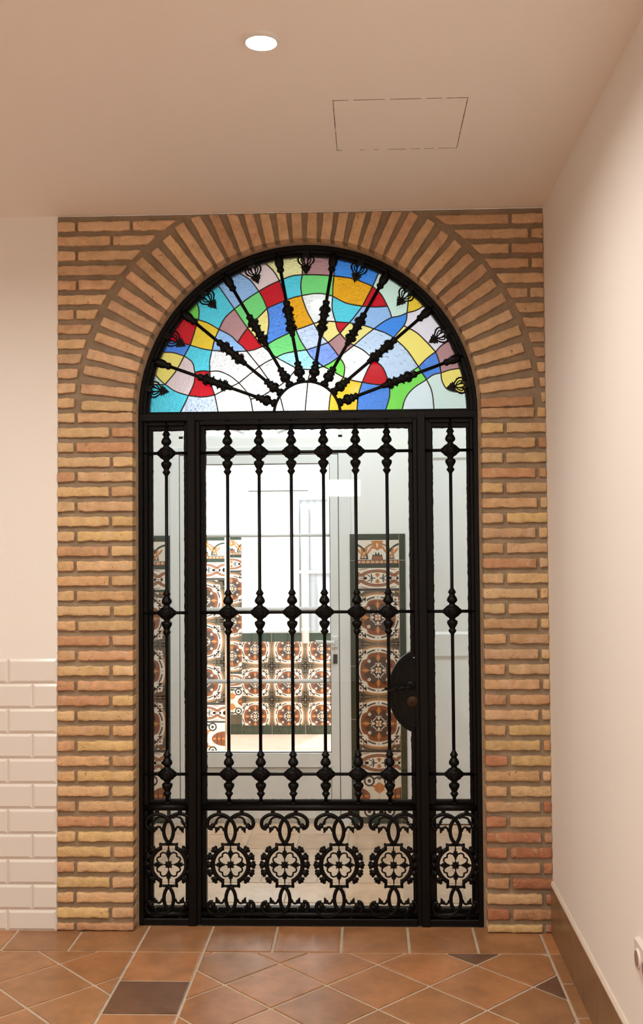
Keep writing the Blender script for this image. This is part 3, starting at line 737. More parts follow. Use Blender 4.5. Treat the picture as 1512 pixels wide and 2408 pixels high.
obj('lead_came', mb, M['came'], sg)['label'] = 'dark lead lines between the coloured panes'
for x0, x1 in ((-.863, -.731), (.2435, .3845)):
    mb = MB(); mb.box(x0, x1, .106, .110, .03, 1.947); obj('glass_pane', mb, M['glass'], gs)

# ---------------------------------------------------------------- gate leaf
gl = thing('gate_leaf', 'black iron gate leaf with six turned bars, scrollwork below and a half-round lock plate', 'gate', (AX, .085, .001))
LX0, LX1 = -.6843, .1853
mb = MB()
for a, b, c, d, y in ((LX0, -.668, .0025, 1.959, .066), (.169, LX1, .0025, 1.959, .066), (-.668, .169, 1.945, 1.959, .068), (-.668, .169, .0025, .0275, .062), (-.668, .169, .0275, .062, .086)):
    mb.cbox(a, b, y, .114, c, d, .002)
obj('leaf_frame', mb, IR, gl)
LC = Vector((.190, 0, .896)); RL = .116       # centre and radius of the lock's round housing
mb = MB()
mb.cbox(-.668, -.650, .086, .116, .03, 1.945, .002)
for a, b, z0, z1 in ((.155, .169, 1.030, 1.945), (.155, .169, .03, .762)): mb.cbox(a, b, .086, .116, z0, z1, .002)
mb.cbox(-.668, .169, .090, .116, 1.929, 1.945, .002); mb.cbox(-.668, .169, .092, .116, .462, .473, .002)
obj('glazing_bead', mb, IR, gl)
def arcpts(r, a0, a1, n=28, cx=LC.x, cz=LC.z, kz=1.28): return [(cx+r*math.cos(math.radians(a0+(a1-a0)*i/n)), cz+kz*r*math.sin(math.radians(a0+(a1-a0)*i/n))) for i in range(n+1)]
mb = MB()
for ra, rb_, ya in ((.096, .108, .062), (.108, .126, .078)):
    A, B = arcpts(ra, 100, 260), arcpts(rb_, 106, 254)
    vs = [(x, ya, z) for x, z in A]+[(x, ya, z) for x, z in B]+[(x, .116, z) for x, z in A]+[(x, .116, z) for x, z in B]; m = len(A)
    fs = [(i, i+m, i+1+m, i+1) for i in range(m-1)]+[(i, i+1, i+1+2*m, i+2*m) for i in range(m-1)]+[(i+m, i+3*m, i+1+3*m, i+1+m) for i in range(m-1)]+[(0, 2*m, 3*m, m), (m-1, 2*m-1, 4*m-1, 3*m-1)]
    mb.add(vs, fs)
obj('lock_housing', mb, IR, gl)
mb = MB(); P = arcpts(.0965, 95, 265); P = [(min(x, LX1), z) for x, z in P]; mb.prism(P[::-1], .069, .115); lp = obj('lock_plate', mb, IR, gl)
mb = MB(); kx, _, kz = at(970, 1650, .069)
mb.lathe([(-.003, .0005), (-.0032, .021), (-.0015, .0225), (.0, .0225)], (kx, .069, kz), 'y', 28)
mb.ball((kx-.018, .0655, kz), .0026, 6); mb.ball((kx+.018, .0655, kz), .0026, 6); mb.lathe([(-.005, .0005), (-.005, .006), (-.003, .0065)], (kx, .069, kz), 'y', 14)
obj('lock_cylinder', mb, M['brass'], lp)['label'] = 'round aged brass lock disc'
mb = MB(); hx, _, hz = at(966, 1611, .069)
mb.lathe([(-.006, .0005), (-.006, .014), (-.003, .018), (0, .019)], (hx, .069, hz), 'y', 20)
mb.tube(spl([(hx, .063, hz), (hx, .040, hz), (hx-.012, .034, hz-.004), (hx-.038, .034, hz-.010), (hx-.052, .034, hz-.002), (hx-.066, .036, hz-.013), (hx-.084, .038, hz-.016), (hx-.096, .040, hz-.009)], 4), .0042, 8)
mb.ball((hx-.097, .040, hz-.009), .0062, 8); mb.ball((hx-.036, .033, hz-.006), .0095, 10)
for i in range(5): mb.ball((hx-.026-.007*i, .030, hz-.002-.0015*i+.004*math.sin(i*2)), .0055, 8)
mb.tube(spl([(hx-.03, .033, hz-.006), (hx-.034, .031, hz-.022), (hx-.046, .033, hz-.025), (hx-.048, .033, hz-.016)], 3), .003, 6)
obj('lever_handle', mb, IR, lp)['label'] = 'wrought lever handle curling to the left'
for x in (-.5598, -.4351, -.3082, -.1816, -.0553, .0674): baluster(gl, x)
rails(gl, -.670, .172)
for x in (-.554, -.3432, -.1325, .0787): scroll(gl, x)
mb = MB(); mb.box(-.652, .1705, .106, .110, .03, 1.947); obj('glass_pane', mb, M['glass'], gl)
mb = MB(); sealant(mb, -.650, .1555, .473, 1.929); obj('sealant', mb, M['sealant'], gl)
# ---------------------------------------------------------------- painted tile patterns (flat coloured glaze, laid in thin layers)
GN_ = list(G.keys()); GI = {k: i for i, k in enumerate(GN_)}; GMATS = [G[k] for k in GN_]
class Tiler:
    """draws on a wall facing -Y: x right, z up, clipped to a rectangle"""
    def __init__(s, mb, y, rect): s.mb, s.y, s.r = mb, y, rect
    def poly(s, P, col, lay):
        P = clip(P, *s.r)
        if len(P) > 2: s.mb.flat(P, s.y-.00012*lay, GI[col])
    def rect(s, x0, x1, z0, z1, col, lay): s.poly([(x0, z0), (x1, z0), (x1, z1), (x0, z1)], col, lay)
    def polar(s, cx, cz, fn, col, lay, n=72): s.poly([(cx+fn(2*PI*k/n)*math.cos(2*PI*k/n), cz+fn(2*PI*k/n)*math.sin(2*PI*k/n)) for k in range(n)], col, lay)
    def ell(s, cx, cz, a, b, col, lay, rot=0, n=24):
        c, q = math.cos(rot), math.sin(rot)
        s.poly([(cx+a*math.cos(t)*c-b*math.sin(t)*q, cz+a*math.cos(t)*q+b*math.sin(t)*c) for t in [2*PI*k/n for k in range(n)]], col, lay)
    def medallion(s, cx, cz, P):
        f = lambda r, k=.0: (lambda t: P*(r+k*abs(math.cos(2*t))))
        s.rect(cx-P/2, cx+P/2, cz-P/2, cz+P/2, 'olive', 0)
        def quat(r, w):
            def f2(t):
                d = (t-PI/4) % (PI/2); d = min(d, PI/2-d); return P*r*(1.03+.055*math.sin(2*t)**2-(.9*w/.04)*.17*math.exp(-(d/.17)**2))
            return f2
        s.polar(cx, cz, quat(.468, .012), 'tan', 1); s.polar(cx, cz, quat(.440, .012), 'ochre', 2)
        for sx in (1, -1):
            for sz in (1, -1):
                a, b = cx+sx*.335*P, cz+sz*.335*P
                s.rect(a-.065*P, a+.065*P, b-.065*P, b+.065*P, 'brown', 1); s.rect(a-.052*P, a+.052*P, b-.052*P, b+.052*P, 'white', 3)
                for e, g_ in ((-.075*sx, .02*sz), (.02*sx, -.075*sz)): s.rect(a+(e-.035)*P, a+(e+.035)*P, b+(g_-.035)*P, b+(g_+.035)*P, 'white', 3); s.rect(a+(e-.012)*P, a+(e+.012)*P, b+(g_-.012)*P, b+(g_+.012)*P, 'dark', 4)
                s.rect(a-.02*P, a+.02*P, b-.02*P, b+.02*P, 'brown', 4)
        s.polar(cx, cz, quat(.422, .012), 'white', 3)
        for q in range(4):
            for d in (-30, -24, -18, -12, 12, 18, 24, 30):
                t = q*PI/2+math.radians(d); R_ = P*.385; a, b = cx+R_*math.cos(t), cz+R_*math.sin(t)
                s.ell(a, b, .030*P, .010*P, 'black', 4, t+PI/2+.5, 8); s.ell(a, b, .030*P, .008*P, 'black', 4, t+PI/2-.6, 8)
            t = q*PI/2; s.ell(cx+.385*P*math.cos(t), cz+.385*P*math.sin(t), .012*P, .012*P, 'dark', 4, 0, 8)
            for d in (38, 52): t = q*PI/2+math.radians(d); s.ell(cx+.39*P*math.cos(t), cz+.39*P*math.sin(t), .012*P, .012*P, 'dark', 4, 0, 8)
        s.polar(cx, cz, quat(.335, .04), 'tan', 5); s.polar(cx, cz, quat(.320, .04), 'brown', 6); s.polar(cx, cz, quat(.262, .04), 'dark', 7)
        for q in range(4):
            t = q*PI/2; c_, s_ = math.cos(t), math.sin(t)
            W_ = lambda a, b: (cx+(a*c_-b*s_)*P, cz+(a*s_+b*c_)*P)
            s.poly([W_(.16, 0), (W_(.21, .045)), W_(.26, .075), W_(.295, .05), W_(.30, 0), W_(.295, -.05), W_(.26, -.075), W_(.21, -.045)], 'brown', 8)
            s.poly([W_(.17, 0), W_(.21, .03), W_(.25, .035), W_(.285, .022), W_(.30, 0), W_(.285, -.022), W_(.25, -.035), W_(.21, -.03)], 'ochre', 9)
            s.poly([W_(.075, .012), W_(.11, .028), W_(.13, .010), W_(.172, 0), W_(.13, -.010), W_(.11, -.028), W_(.075, -.012)], 'white', 10)
            t += PI/4; a, b = cx+.245*P*math.cos(t), cz+.245*P*math.sin(t)
            s.polar(a, b, lambda u: P*(.030+.008*math.cos(5*u)), 'white', 8, 20); s.ell(a, b, .011*P, .011*P, 'brown', 9, 0, 8)
            for d, rr, ln in ((-.50, .138, .022), (.50, .138, .022), (-.24, .116, .020), (.24, .116, .020), (0, .112, .014)): s.ell(cx+rr*P*math.cos(t+d), cz+rr*P*math.sin(t+d), ln*P, .0085*P, 'white', 10, t+PI/2+(.9 if abs(d) > .3 else .3)*(1 if d > 0 else -1 if d else 0), 8)
            s.poly([(cx+.075*P*math.cos(t), cz+.075*P*math.sin(t)), (cx+.045*P*math.cos(t+.6), cz+.045*P*math.sin(t+.6)), (cx, cz), (cx+.045*P*math.cos(t-.6), cz+.045*P*math.sin(t-.6))], 'white', 10)
            s.ell(cx+.082*P*math.cos(t), cz+.082*P*math.sin(t), .010*P, .018*P, 'black', 11, t, 8)
        s.polar(cx, cz, lambda t: P*(.036+.010*math.cos(4*t)), 'ochre', 11, 24)
        for sx in (1, -1):
            for sz in (1, -1):
                a, b = cx+sx*P/2, cz+sz*P/2
                s.polar(a, b, lambda t: P*(.105+.045*math.cos(4*t)), 'ochre', 5); s.poly([(a+.05*P, b), (a, b+.05*P), (a-.05*P, b), (a, b-.05*P)], 'white', 6)
                for dx, dz in ((-sx, 0), (0, -sz)):
                    p, q_ = a+dx*.205*P, b+dz*.205*P
                    s.poly([(p+dx*.05*P, q_+dz*.05*P), (p-dz*.045*P-dx*.02*P, q_-dx*.045*P-dz*.02*P), (p-dx*.035*P, q_-dz*.035*P), (p+dz*.045*P-dx*.02*P, q_+dx*.045*P-dz*.02*P)], 'white', 6)
                for e in (.11, .19): s.ell(a-sx*e*P, b-sz*(.30-e)*P, .020*P, .011*P, 'white', 6, sx*sz*.8, 8)
        g = .0009
        for q_ in (0, .5): s.rect(cx+q_*P-g, cx+q_*P+g, cz-P/2, cz+P/2, 'joint', 12); s.rect(cx-P/2, cx+P/2, cz+q_*P-g, cz+q_*P+g, 'joint', 12)
    def frieze(s, x0, x1, z0, z1, P, ph):
        s.rect(x0, x1, z0, z1, 'white', 0); m, h = (z0+z1)/2, z1-z0; k = -3
        while ph+k*P < x1+P:
            c = ph+k*P; k += 1
            s.ell(c, m, .36*P, .43*h, 'sienna', 1, 0, 36); s.ell(c+P/2, m, .22*P, .40*h, 'sienna', 1, 0, 30)
            s.ell(c, m, .335*P, .37*h, 'tan', 2, 0, 36); s.ell(c+P/2, m, .20*P, .345*h, 'tan', 2, 0, 30)
            s.ell(c, m, .325*P, .345*h, 'sienna', 3, 0, 36); s.ell(c+P/2, m, .19*P, .32*h, 'sienna', 3, 0, 30)
            s.ell(c, m, .27*P, .28*h, 'white', 4, 0, 36); s.ell(c+P/2, m, .145*P, .26*h, 'white', 4, 0, 30); s.rect(c+.2*P, c+.4*P, m-.07*h, m+.07*h, 'white', 4); s.rect(c-.4*P, c-.2*P, m-.07*h, m+.07*h, 'white', 4)
            for v in (1, -1): s.poly([(c, m), (c-.05*P, m+v*.20*h), (c, m+v*.26*h), (c+.05*P, m+v*.20*h)], 'ochre', 5)
            for sx in (1, -1):
                s.ell(c+sx*.09*P, m, .06*P, .03*h, 'black', 5, 0, 10)
                for v in (1, -1): s.ell(c+sx*.15*P, m+v*.10*h, .065*P, .022*h, 'black', 5, v*sx*.5, 10); s.ell(c+sx*.11*P, m+v*.13*h, .012*P, .10*h, 'black', 5, -v*sx*.4, 10)
                s.ell(c+sx*.30*P, m, .05*P, .015*h, 'black', 5, 0, 8)
                s.polar(c+sx*.5*P, m, lambda t: P*(.055+.012*math.cos(9*t)), 'black', 5, 36)
            s.ell(c, m, .018*P, .05*h, 'white', 6, 0, 12)
            for v in (1, -1):
                for sx in (1, -1): s.ell(c+sx*.27*P, m+v*.445*h, .10*P, .018*h, 'brown', 2, -sx*v*.15, 12)
    def cap(s, x0, x1, z0, z1, P, ph):
        H_ = z1-z0; s.rect(x0, x1, z0, z1, 'white', 0); k = -3
        s.rect(x0, x1, z0+.15*H_, z0+.18*H_, 'green', 3); s.rect(x0, x1, z0, z0+.035*H_, 'black', 3); s.rect(x0, x1, z0+.035*H_, z0+.15*H_, 'ochre', 2)
        x = x0
        while x < x1: s.rect(x, x+.016, z0+.055*H_, z0+.075*H_, 'white', 3); s.rect(x, x+.016, z0+.115*H_, z0+.135*H_, 'white', 3); s.rect(x+.018, x+.022, z0+.035*H_, z0+.15*H_, 'brown', 3); x += .024
        while ph+k*P < x1+P:
            c = ph+k*P; k += 1
            for sgn in (0, .5):                              # overlapping arches
                q = c+sgn*P
                n = 20; A = [(q+.33*P*math.cos(PI*i/n), z0+.2*H_+.70*H_*math.sin(PI*i/n)) for i in range(n+1)]; B = [(q+.29*P*math.cos(PI*i/n), z0+.2*H_+.62*H_*math.sin(PI*i/n)) for i in range(n, -1, -1)]
                s.poly(A+B, 'green' if sgn else 'tan', 4 if sgn else 3)
            for sx in (-.25, .25):
                q = c+sx*P
                for d in (-.5, -.2, .2, .5): s.ell(q+d*.20*P, z0+.55*H_, .020*P, .16*H_, 'ochre', 5, -d*1.3, 12)
                s.poly([(q-.03*P, z0+.42*H_), (q+.03*P, z0+.42*H_), (q+.012*P, z0+.24*H_), (q-.012*P, z0+.24*H_)], 'ochre', 6); s.ell(q, z0+.235*H_, .075*P, .025*H_, 'green', 6, 0, 12)
            s.poly([(c, z0+.98*H_), (c-.12*P, z0+.97*H_), (c-.07*P, z0+.80*H_), (c-.15*P, z0+.66*H_), (c-.05*P, z0+.64*H_), (c, z0+.56*H_), (c+.05*P, z0+.64*H_), (c+.15*P, z0+.66*H_), (c+.07*P, z0+.80*H_), (c+.12*P, z0+.97*H_)], 'ochre', 6)
            s.poly([(c, z0+.9*H_), (c-.02*P, z0+.8*H_), (c, z0+.66*H_), (c+.02*P, z0+.8*H_)], 'white', 7)
            s.poly([(c-.11*P, z0+.19*H_), (c-.085*P, z0+.42*H_), (c-.05*P, z0+.36*H_), (c-.03*P, z0+.52*H_), (c, z0+.38*H_), (c+.03*P, z0+.52*H_), (c+.05*P, z0+.36*H_), (c+.085*P, z0+.42*H_), (c+.11*P, z0+.19*H_)], 'green', 7)
            s.poly([(c-.10*P, z0+.19*H_), (c-.085*P, z0+.33*H_), (c+.085*P, z0+.33*H_), (c+.10*P, z0+.19*H_)], 'terra', 8)
    def dado(s, x0, x1, z0, z1, P, ph):                      # tall bottom tile: globes between ochre leaves, green curls above and below
        s.rect(x0, x1, z0, z1, 'white', 0); H_ = z1-z0; m = (z0+z1)/2; k = -3
        while ph+k*P < x1+P:
            c = ph+k*P; k += 1
            s.ell(c+P/2, m, .33*P, .23*H_, 'brown', 2, 0, 36); s.rect(c+.2*P, c+.8*P, m-.03*H_, m+.03*H_, 'ochre', 3)
            for d in (-.2, -.1, 0, .1, .2): s.ell(c+P/2+d*P, m, .012*P, .20*H_, 'dark', 3, 0, 10)
            for v in (1, -1):
                s.poly([(c, m+v*.06*H_), (c+.10*P, m+v*.16*H_), (c+.08*P, m+v*.19*H_), (c+.17*P, m+v*.25*H_), (c+.08*P, m+v*.27*H_), (c, m+v*.35*H_), (c-.08*P, m+v*.27*H_), (c-.17*P, m+v*.25*H_), (c-.08*P, m+v*.19*H_), (c-.10*P, m+v*.16*H_)], 'ochre', 4)
                for sx in (1, -1):
                    for rr, cc, l in ((.105, 'black', 4), (.07, 'white', 5), (.035, 'black', 6)): s.ell(c+sx*.19*P, m+v*.37*H_, rr*P, rr*P, cc, l, 0, 20)
                    s.ell(c+sx*.08*P, m+v*.43*H_, .09*P, .022*H_, 'black', 4, -sx*v*.5, 12)
                s.poly([(c, m+v*.49*H_), (c-.05*P, m+v*.44*H_), (c, m+v*.38*H_), (c+.05*P, m+v*.44*H_)], 'black', 5)
            s.rect(c+P/2-.0009, c+P/2+.0009, z0, z1, 'joint', 8); s.rect(c-.0009, c+.0009, z0, z1, 'joint', 8)
PZ = dict(top=1.5145, cap1=1.482, cap0=1.355, g0=1.335, fr0=1.228, md=1.214)
def wainscot(name, x0, x1, ph, Y, P=.2775, zb=0, gl=.04, gr=.04, parent=None, bottom=.03):
    """full-height tile panel: green border, cap, frieze, three medallions, frieze, dado"""
    mb = MB(); mb.box(x0, x1, Y, Y+.010, zb, PZ['top'], GI['green'])
    T = Tiler(mb, Y, (x0+gl, x1-gr, zb, PZ['top']))
    a, b = x0+gl, x1-gr; z = PZ['md']
    T.rect(a, b, zb+bottom, PZ['cap1'], 'olive', .5)
    T.y -= .0001
    T.cap(a, b, PZ['cap0'], PZ['cap1'], P, ph); T.rect(a, b, PZ['g0'], PZ['cap0'], 'green', 1)
    T.frieze(a, b, PZ['fr0'], PZ['g0'], P, ph); T.rect(a, b, PZ['md'], PZ['fr0'], 'black', 1)
    zk = z-.414*2; k = 0; st = T.r
    T.r = (a, b, zk, z)
    for k in range(3):
        for i in range(-4, 5):
            c = ph+i*P
            if a-P/2 < c < b+P/2: T.medallion(c, z-P*(k+.5), P)
    T.r = (a, b, 0+zb, z); z -= 3*P
    T.rect(a, b, z-.012, z, 'black', 1); T.frieze(a, b, z-.120, z-.012, P, ph); T.rect(a, b, z-.132, z-.120, 'black', 1)
    T.dado(a, b, max(zb+bottom, .035), z-.132, P, ph)
    T.r = (x0, x1, zb, PZ['top'])
    for s_ in range(6):
        zz = 1.375-.2775*s_
        T.rect(x0, x0+gl, zz-.001, zz+.001, 'joint', 2); T.rect(x1-gr, x1, zz-.001, zz+.001, 'joint', 2)
    T.rect(b-.0008, b+.0008, zb, PZ['top'], 'joint', 13); T.rect(a-.0008, a+.0008, zb, PZ['top'], 'joint', 13)
    return struct(name, mb, GMATS, None, parent)

# ---------------------------------------------------------------- vestibule behind the gate
FX, FZ, FR = -.583, 2.030, .439
mb = MB(); TH_ = .12
mb.box(VX0, -1.066, VY, VY+TH_, -.13, VZ); mb.box(-.100, VX1, VY, VY+TH_, -.13, VZ); mb.box(-1.066, -.100, VY, VY+TH_, 1.983, 2.030)
arch_strips(mb, -1.066, -.100, VZ, FX, FZ, FR, VY, VY+TH_)
wf = struct('wall_vestibule_back', mb, M['plaster'])
mb = MB(); mb.box(VX0-.1, VX0, WT, VY+TH_, -.05, VZ); struct('wall_vestibule_left', mb, M['plaster'])
mb = MB(); mb.box(VX1, VX1+.1, WT, VY+TH_, -.05, VZ); struct('wall_vestibule_right', mb, M['plaster'])
mb = MB(); mb.box(XL, BX0+.0015, WT, WT+.02, -.05, VZ); mb.box(BX1, VX1+.1, .012, WT+.001, -.05, VZ); mb.box(XL, VX1+.1, WT-.1, WT, ZC, VZ); struct('wall_vestibule_front', mb, M['plaster'])
mb = MB(); mb.box(VX0-.1, VX1+.1, WT, VY+TH_, VZ, VZ+.1); struct('ceiling_vestibule', mb, M['ceiling_paint'])
wainscot('tile_panel', -.1085, .183, .036, VY-.010, gl=.0395, gr=.0325, parent=wf)
wainscot('tile_panel', -1.36, -1.0675, -1.2135, VY-.010, gl=.0325, gr=.016, parent=wf)
mb = MB(); mb.cbox(.213, .243, VY-.018, VY+.0, 0, 2.10, .004); mb.cbox(.243, .99, VY-.018, VY, 2.07, 2.10, .004); struct('trim_1', mb, M['pvc'])

# arched window over the far door, daylight behind it
mb = MB()
vs = []
def arc_bar(mb, cx, cz, ra, rb_, y0, y1, n=36, a0=0, a1=PI):
    vs = []
    for k in range(n+1):
        a = a0+(a1-a0)*k/n
        for r, y in ((ra, y0), (rb_, y0), (rb_, y1), (ra, y1)): vs.append((cx+r*math.cos(a), y, cz+r*math.sin(a)))
    mb.add(vs, [(k*4+j, k*4+(j+1) % 4, (k+1)*4+(j+1) % 4, (k+1)*4+j) for k in range(n) for j in range(4)]+[(0, 1, 2, 3), (n*4+3, n*4+2, n*4+1, n*4)])
arc_bar(mb, FX, FZ, FR-.022, FR, VY+.03, VY+.07); mb.box(FX-FR, FX+FR, VY+.03, VY+.07, FZ, FZ+.016)
arc_bar(mb, FX, FZ, .09, .10, VY+.04, VY+.06)
for k in range(1, 9):
    a = PI*k/9; mb.tube([(FX+.095*math.cos(a), VY+.05, FZ+.095*math.sin(a)), (FX+.425*math.cos(a), VY+.05, FZ+.425*math.sin(a))], .008, 8)
w1 = struct('window_1', mb, M['pvc'])
mb = MB(); P = [(FX+(FR-.01)*math.cos(PI*k/36), FZ+(FR-.01)*math.sin(PI*k/36)) for k in range(37)]; mb.prism([(x, max(z, FZ+.008)) for x, z in P], VY+.058, VY+.062)
struct('window_pane', mb, M['glass'], None, w1)

# white glazed door in the far wall
mb = MB(); Y0 = VY-.006
mb.cbox(-1.066, -1.017, Y0, VY+.07, -.004, 1.983); mb.cbox(-.1655, -.1005, Y0, VY+.07, -.004, 1.983); mb.cbox(-1.017, -.1655, Y0, VY+.07, 1.9425, 1.983); mb.box(-1.017, -.1655, Y0+.02, VY+.07, -.004, .02)
d1 = struct('door_1', mb, M['pvc'])
mb = MB(); Y1 = Y0+.004; a, b = -1.013, -.1695
mb.cbox(a, a+.045, Y1, Y1+.06, .022, 1.9385); mb.cbox(b-.0435, b, Y1, Y1+.06, .022, 1.9385); mb.cbox(a+.045, b-.0435, Y1, Y1+.06, 1.8905, 1.9385)
mb.cbox(a+.045, b-.0435, Y1, Y1+.06, .2885, .3655); mb.cbox(a+.045, b-.0435, Y1, Y1+.06, .022, .07); mb.box(a+.045, b-.0435, Y1+.010, Y1+.04, .07, .2885)
lf = struct('door_leaf', mb, M['pvc'], None, d1)
mb = MB()
for x0, x1, z0, z1 in ((b, b+.004, .02, 1.9425), (a-.004, a, .02, 1.9425), (a, b, 1.9385, 1.9425)): mb.box(x0, x1, Y0+.012, Y0+.03, z0, z1)
for x0, x1, z0, z1 in ((a+.045, a+.048, .3655, 1.8905), (b-.0465, b-.0435, .3655, 1.8905), (a+.045, b-.0435, 1.8875, 1.8905), (a+.045, b-.0435, .3655, .3685), (a+.045, b-.0435, .2855, .2885), (b-.0465, b-.0435, .07, .2885)): mb.box(x0, x1, Y1+.004, Y1+.02, z0, z1)
struct('gasket', mb, M['gasket'], 'thin dark seal lines', lf)
mb = MB(); mb.box(a+.047, b-.0455, Y1+.022, Y1+.028, .3685, 1.8885); struct('door_pane', mb, M['glass'], None, lf)
for z, hh in ((1.5105, .008), (1.120, .011), (.739, .011)):
    mb = MB(); mb.lathe([(0, hh), (b-a-.0905, hh)], (a+.047, Y1+.016, z), 'x', 12, 0, (.8, 1)); struct('glazing_bar', mb, M['pvc'], None, lf)
mb = MB(); hx = b-.021; hz = .9480
mb.cbox(hx-.016, hx+.016, Y1-.009, Y1, hz-.03, hz+.03, .003)
mb.tube([(hx, Y1, hz), (hx, Y1-.045, hz), (hx-.010, Y1-.05, hz), (hx-.10, Y1-.05, hz+.004)], .010, 10, 0, .8); struct('door_handle', mb, M['steel'], None, lf)
mb = MB(); mb.cbox(hx-.010, hx+.012, Y1-.006, Y1+.002, hz-.115, hz-.066, .002); struct('keyhole_plate', mb, M['black'], 'small black lock plate', lf)

# white panelled door at the right of the far wall
mb = MB(); Y2 = VY-.042; x0, x1 = .255, .985
mb.box(x0, x1, Y2, VY, .008, .09); mb.box(x0, x1, Y2, VY, .876, .987); mb.box(x0, x1, Y2, VY, 1.912, 2.065)
mb.box(x0, x0+.055, Y2, VY, .008, 2.065); mb.box(x1-.09, x1, Y2, VY, .008, 2.065)
for za, zb_ in ((.09, .876), (.987, 1.912)):
    a_, b_, c_, d_ = x0+.055, x1-.09, za, zb_; e = .014; yf, yb = Y2, Y2+.010
    mb.add([(a_, yf, c_), (b_, yf, c_), (b_, yf, d_), (a_, yf, d_), (a_+e, yb, c_+e), (b_-e, yb, c_+e), (b_-e, yb, d_-e), (a_+e, yb, d_-e)], [(0, 1, 5, 4), (1, 2, 6, 5), (2, 3, 7, 6), (3, 0, 4, 7), (4, 5, 6, 7)])
struct('door_2', mb, M['pvc'])

# ---------------------------------------------------------------- courtyard seen through the far door
QY = 4.62
def wall_tiles(name, x0, x1, z0, z1, Y, ph, P=.2775):
    mb = MB(); mb.box(x0, x1, Y, Y+.01, CZ, z1, GI['green'])
    zt, zb_ = z1-.072, CZ+.075; T = Tiler(mb, Y-.0001, (x0, x1, zb_, zt))
    for i in range(-12, 14):
        for k in range(4):
            c = ph+i*P
            if x0-P < c < x1+P: T.medallion(c, zt+.03-P*(k+.0)-.09, P)
    T.r = (x0, x1, CZ, z1)
    for i in range(-12, 14): T.rect(ph+(i+.5)*P-.001, ph+(i+.5)*P+.001, CZ, z1, 'joint', 2)
    return mb
mb = MB(); mb.box(-4.5, 3.5, QY, QY+.15, CZ-.05, 2.9); wc = struct('wall_courtyard_back', mb, M['court_white'])
struct('tile_dado', wall_tiles('t', -1.075, 1.9, CZ, .706, QY-.010, -.688-.2775), GMATS, None, wc)
wainscot('tile_panel', -2.2, -1.075, -1.02-.2775/2, QY-.010, zb=CZ, gl=.0, gr=.0, parent=wc, bottom=.085)
mb = MB(); px1 = at(529, 1500, 3.03).x
mb.box(-2.6, px1-.0102, 3.04, 3.30, CZ, 3.2); pc = struct('wall_courtyard_pier', mb, M['court_white'])
wainscot('tile_panel', -2.2, px1, at(485, 1513, 3.03).x-.012, 3.03, zb=CZ, gl=.0, gr=.0, parent=pc, bottom=.085)
mb = MB(); mb.box(px1-.0101, px1-.0001, 3.04, 3.30, CZ, 1.5145, GI['joint']); struct('tile_return', mb, GMATS, None, pc)
mb = MB(); mb.box(-4.5, 3.5, VY+.10, QY, CZ-.05, CZ); struct('ground_courtyard', mb, M['court_floor'])
mb = MB(); mb.box(3.3, 3.5, VY+TH_, QY, CZ, 2.9); struct('wall_courtyard_right', mb, M['court_white'])
mb = MB(); mb.box(-4.5, -4.3, VY+TH_, QY, CZ, 2.9); struct('wall_courtyard_left', mb, M['court_white'])
def P_(x, y, Y): p = at(x, y, Y); return p.x, p.z
xa, za = P_(697, 1170, QY); xb_, zb_ = P_(800, 1487, QY); xc, _ = P_(590, 1157, QY)
mb = MB(); mb.box(xc-.02, xb_+.05, QY-.03, QY, za+.06, za+.10); mb.box(xa-.03, xa+.02, QY-.03, QY, .72, za+.06); mb.box(xb_, xb_+.05, QY-.03, QY, .72, za+.06); mb.box(xa+.02, xb_, QY-.03, QY, za-.02, za+.06); mb.box(xa, xb_, QY-.035, QY-.02, 1.20, 1.225)
w2 = struct('window_2', mb, M['pvc'])
mb = MB(); k = 0; x = xa+.02
P = []
while x < xb_: P.append((x, QY-.012+.006*math.sin(k*1.3))); x += .012; k += 1
vs = [(a, b, .72) for a, b in P]+[(a, b, za-.02) for a, b in P]; m = len(P)
mb.add(vs, [(i, i+1, i+1+m, i+m) for i in range(m-1)], 0, True); struct('curtain', mb, M['curtain'], 'pale grey pleated curtain', w2)
mb = MB(); mb.box(xc, xa-.03, QY-.02, QY, .72, za+.055); struct('shutter', mb, M['pvc'], 'white roller shutter panel', w2)
mb = MB(); mb.box(xc-.02, xa+.1, QY-.034, QY-.018, za+.052, za+.060); struct('shadow_gap', mb, M['gasket'], None, w2)
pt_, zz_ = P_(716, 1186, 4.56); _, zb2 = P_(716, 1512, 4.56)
pi = thing('reflected_streak', 'slim white pipe standing for a strip of light reflected in the glass', 'streak', (pt_, 4.56, zb2))
mb = MB(); mb.lathe([(0, .031), (zz_-zb2, .031)], (pt_, 4.56, zb2), 'z', 16); obj('streak', mb, M['pvc'], pi)  # white tube modelled in place of a reflected strip of light
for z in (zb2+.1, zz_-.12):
    mb = MB(); mb.lathe([(0, .034), (.02, .034)], (pt_, 4.56, z), 'z', 16); mb.box(pt_-.006, pt_+.006, 4.58, QY+.001, z+.004, z+.016); obj('streak_mount', mb, M['pvc'], pi)  # made-up mounts that hold the tube to the wall

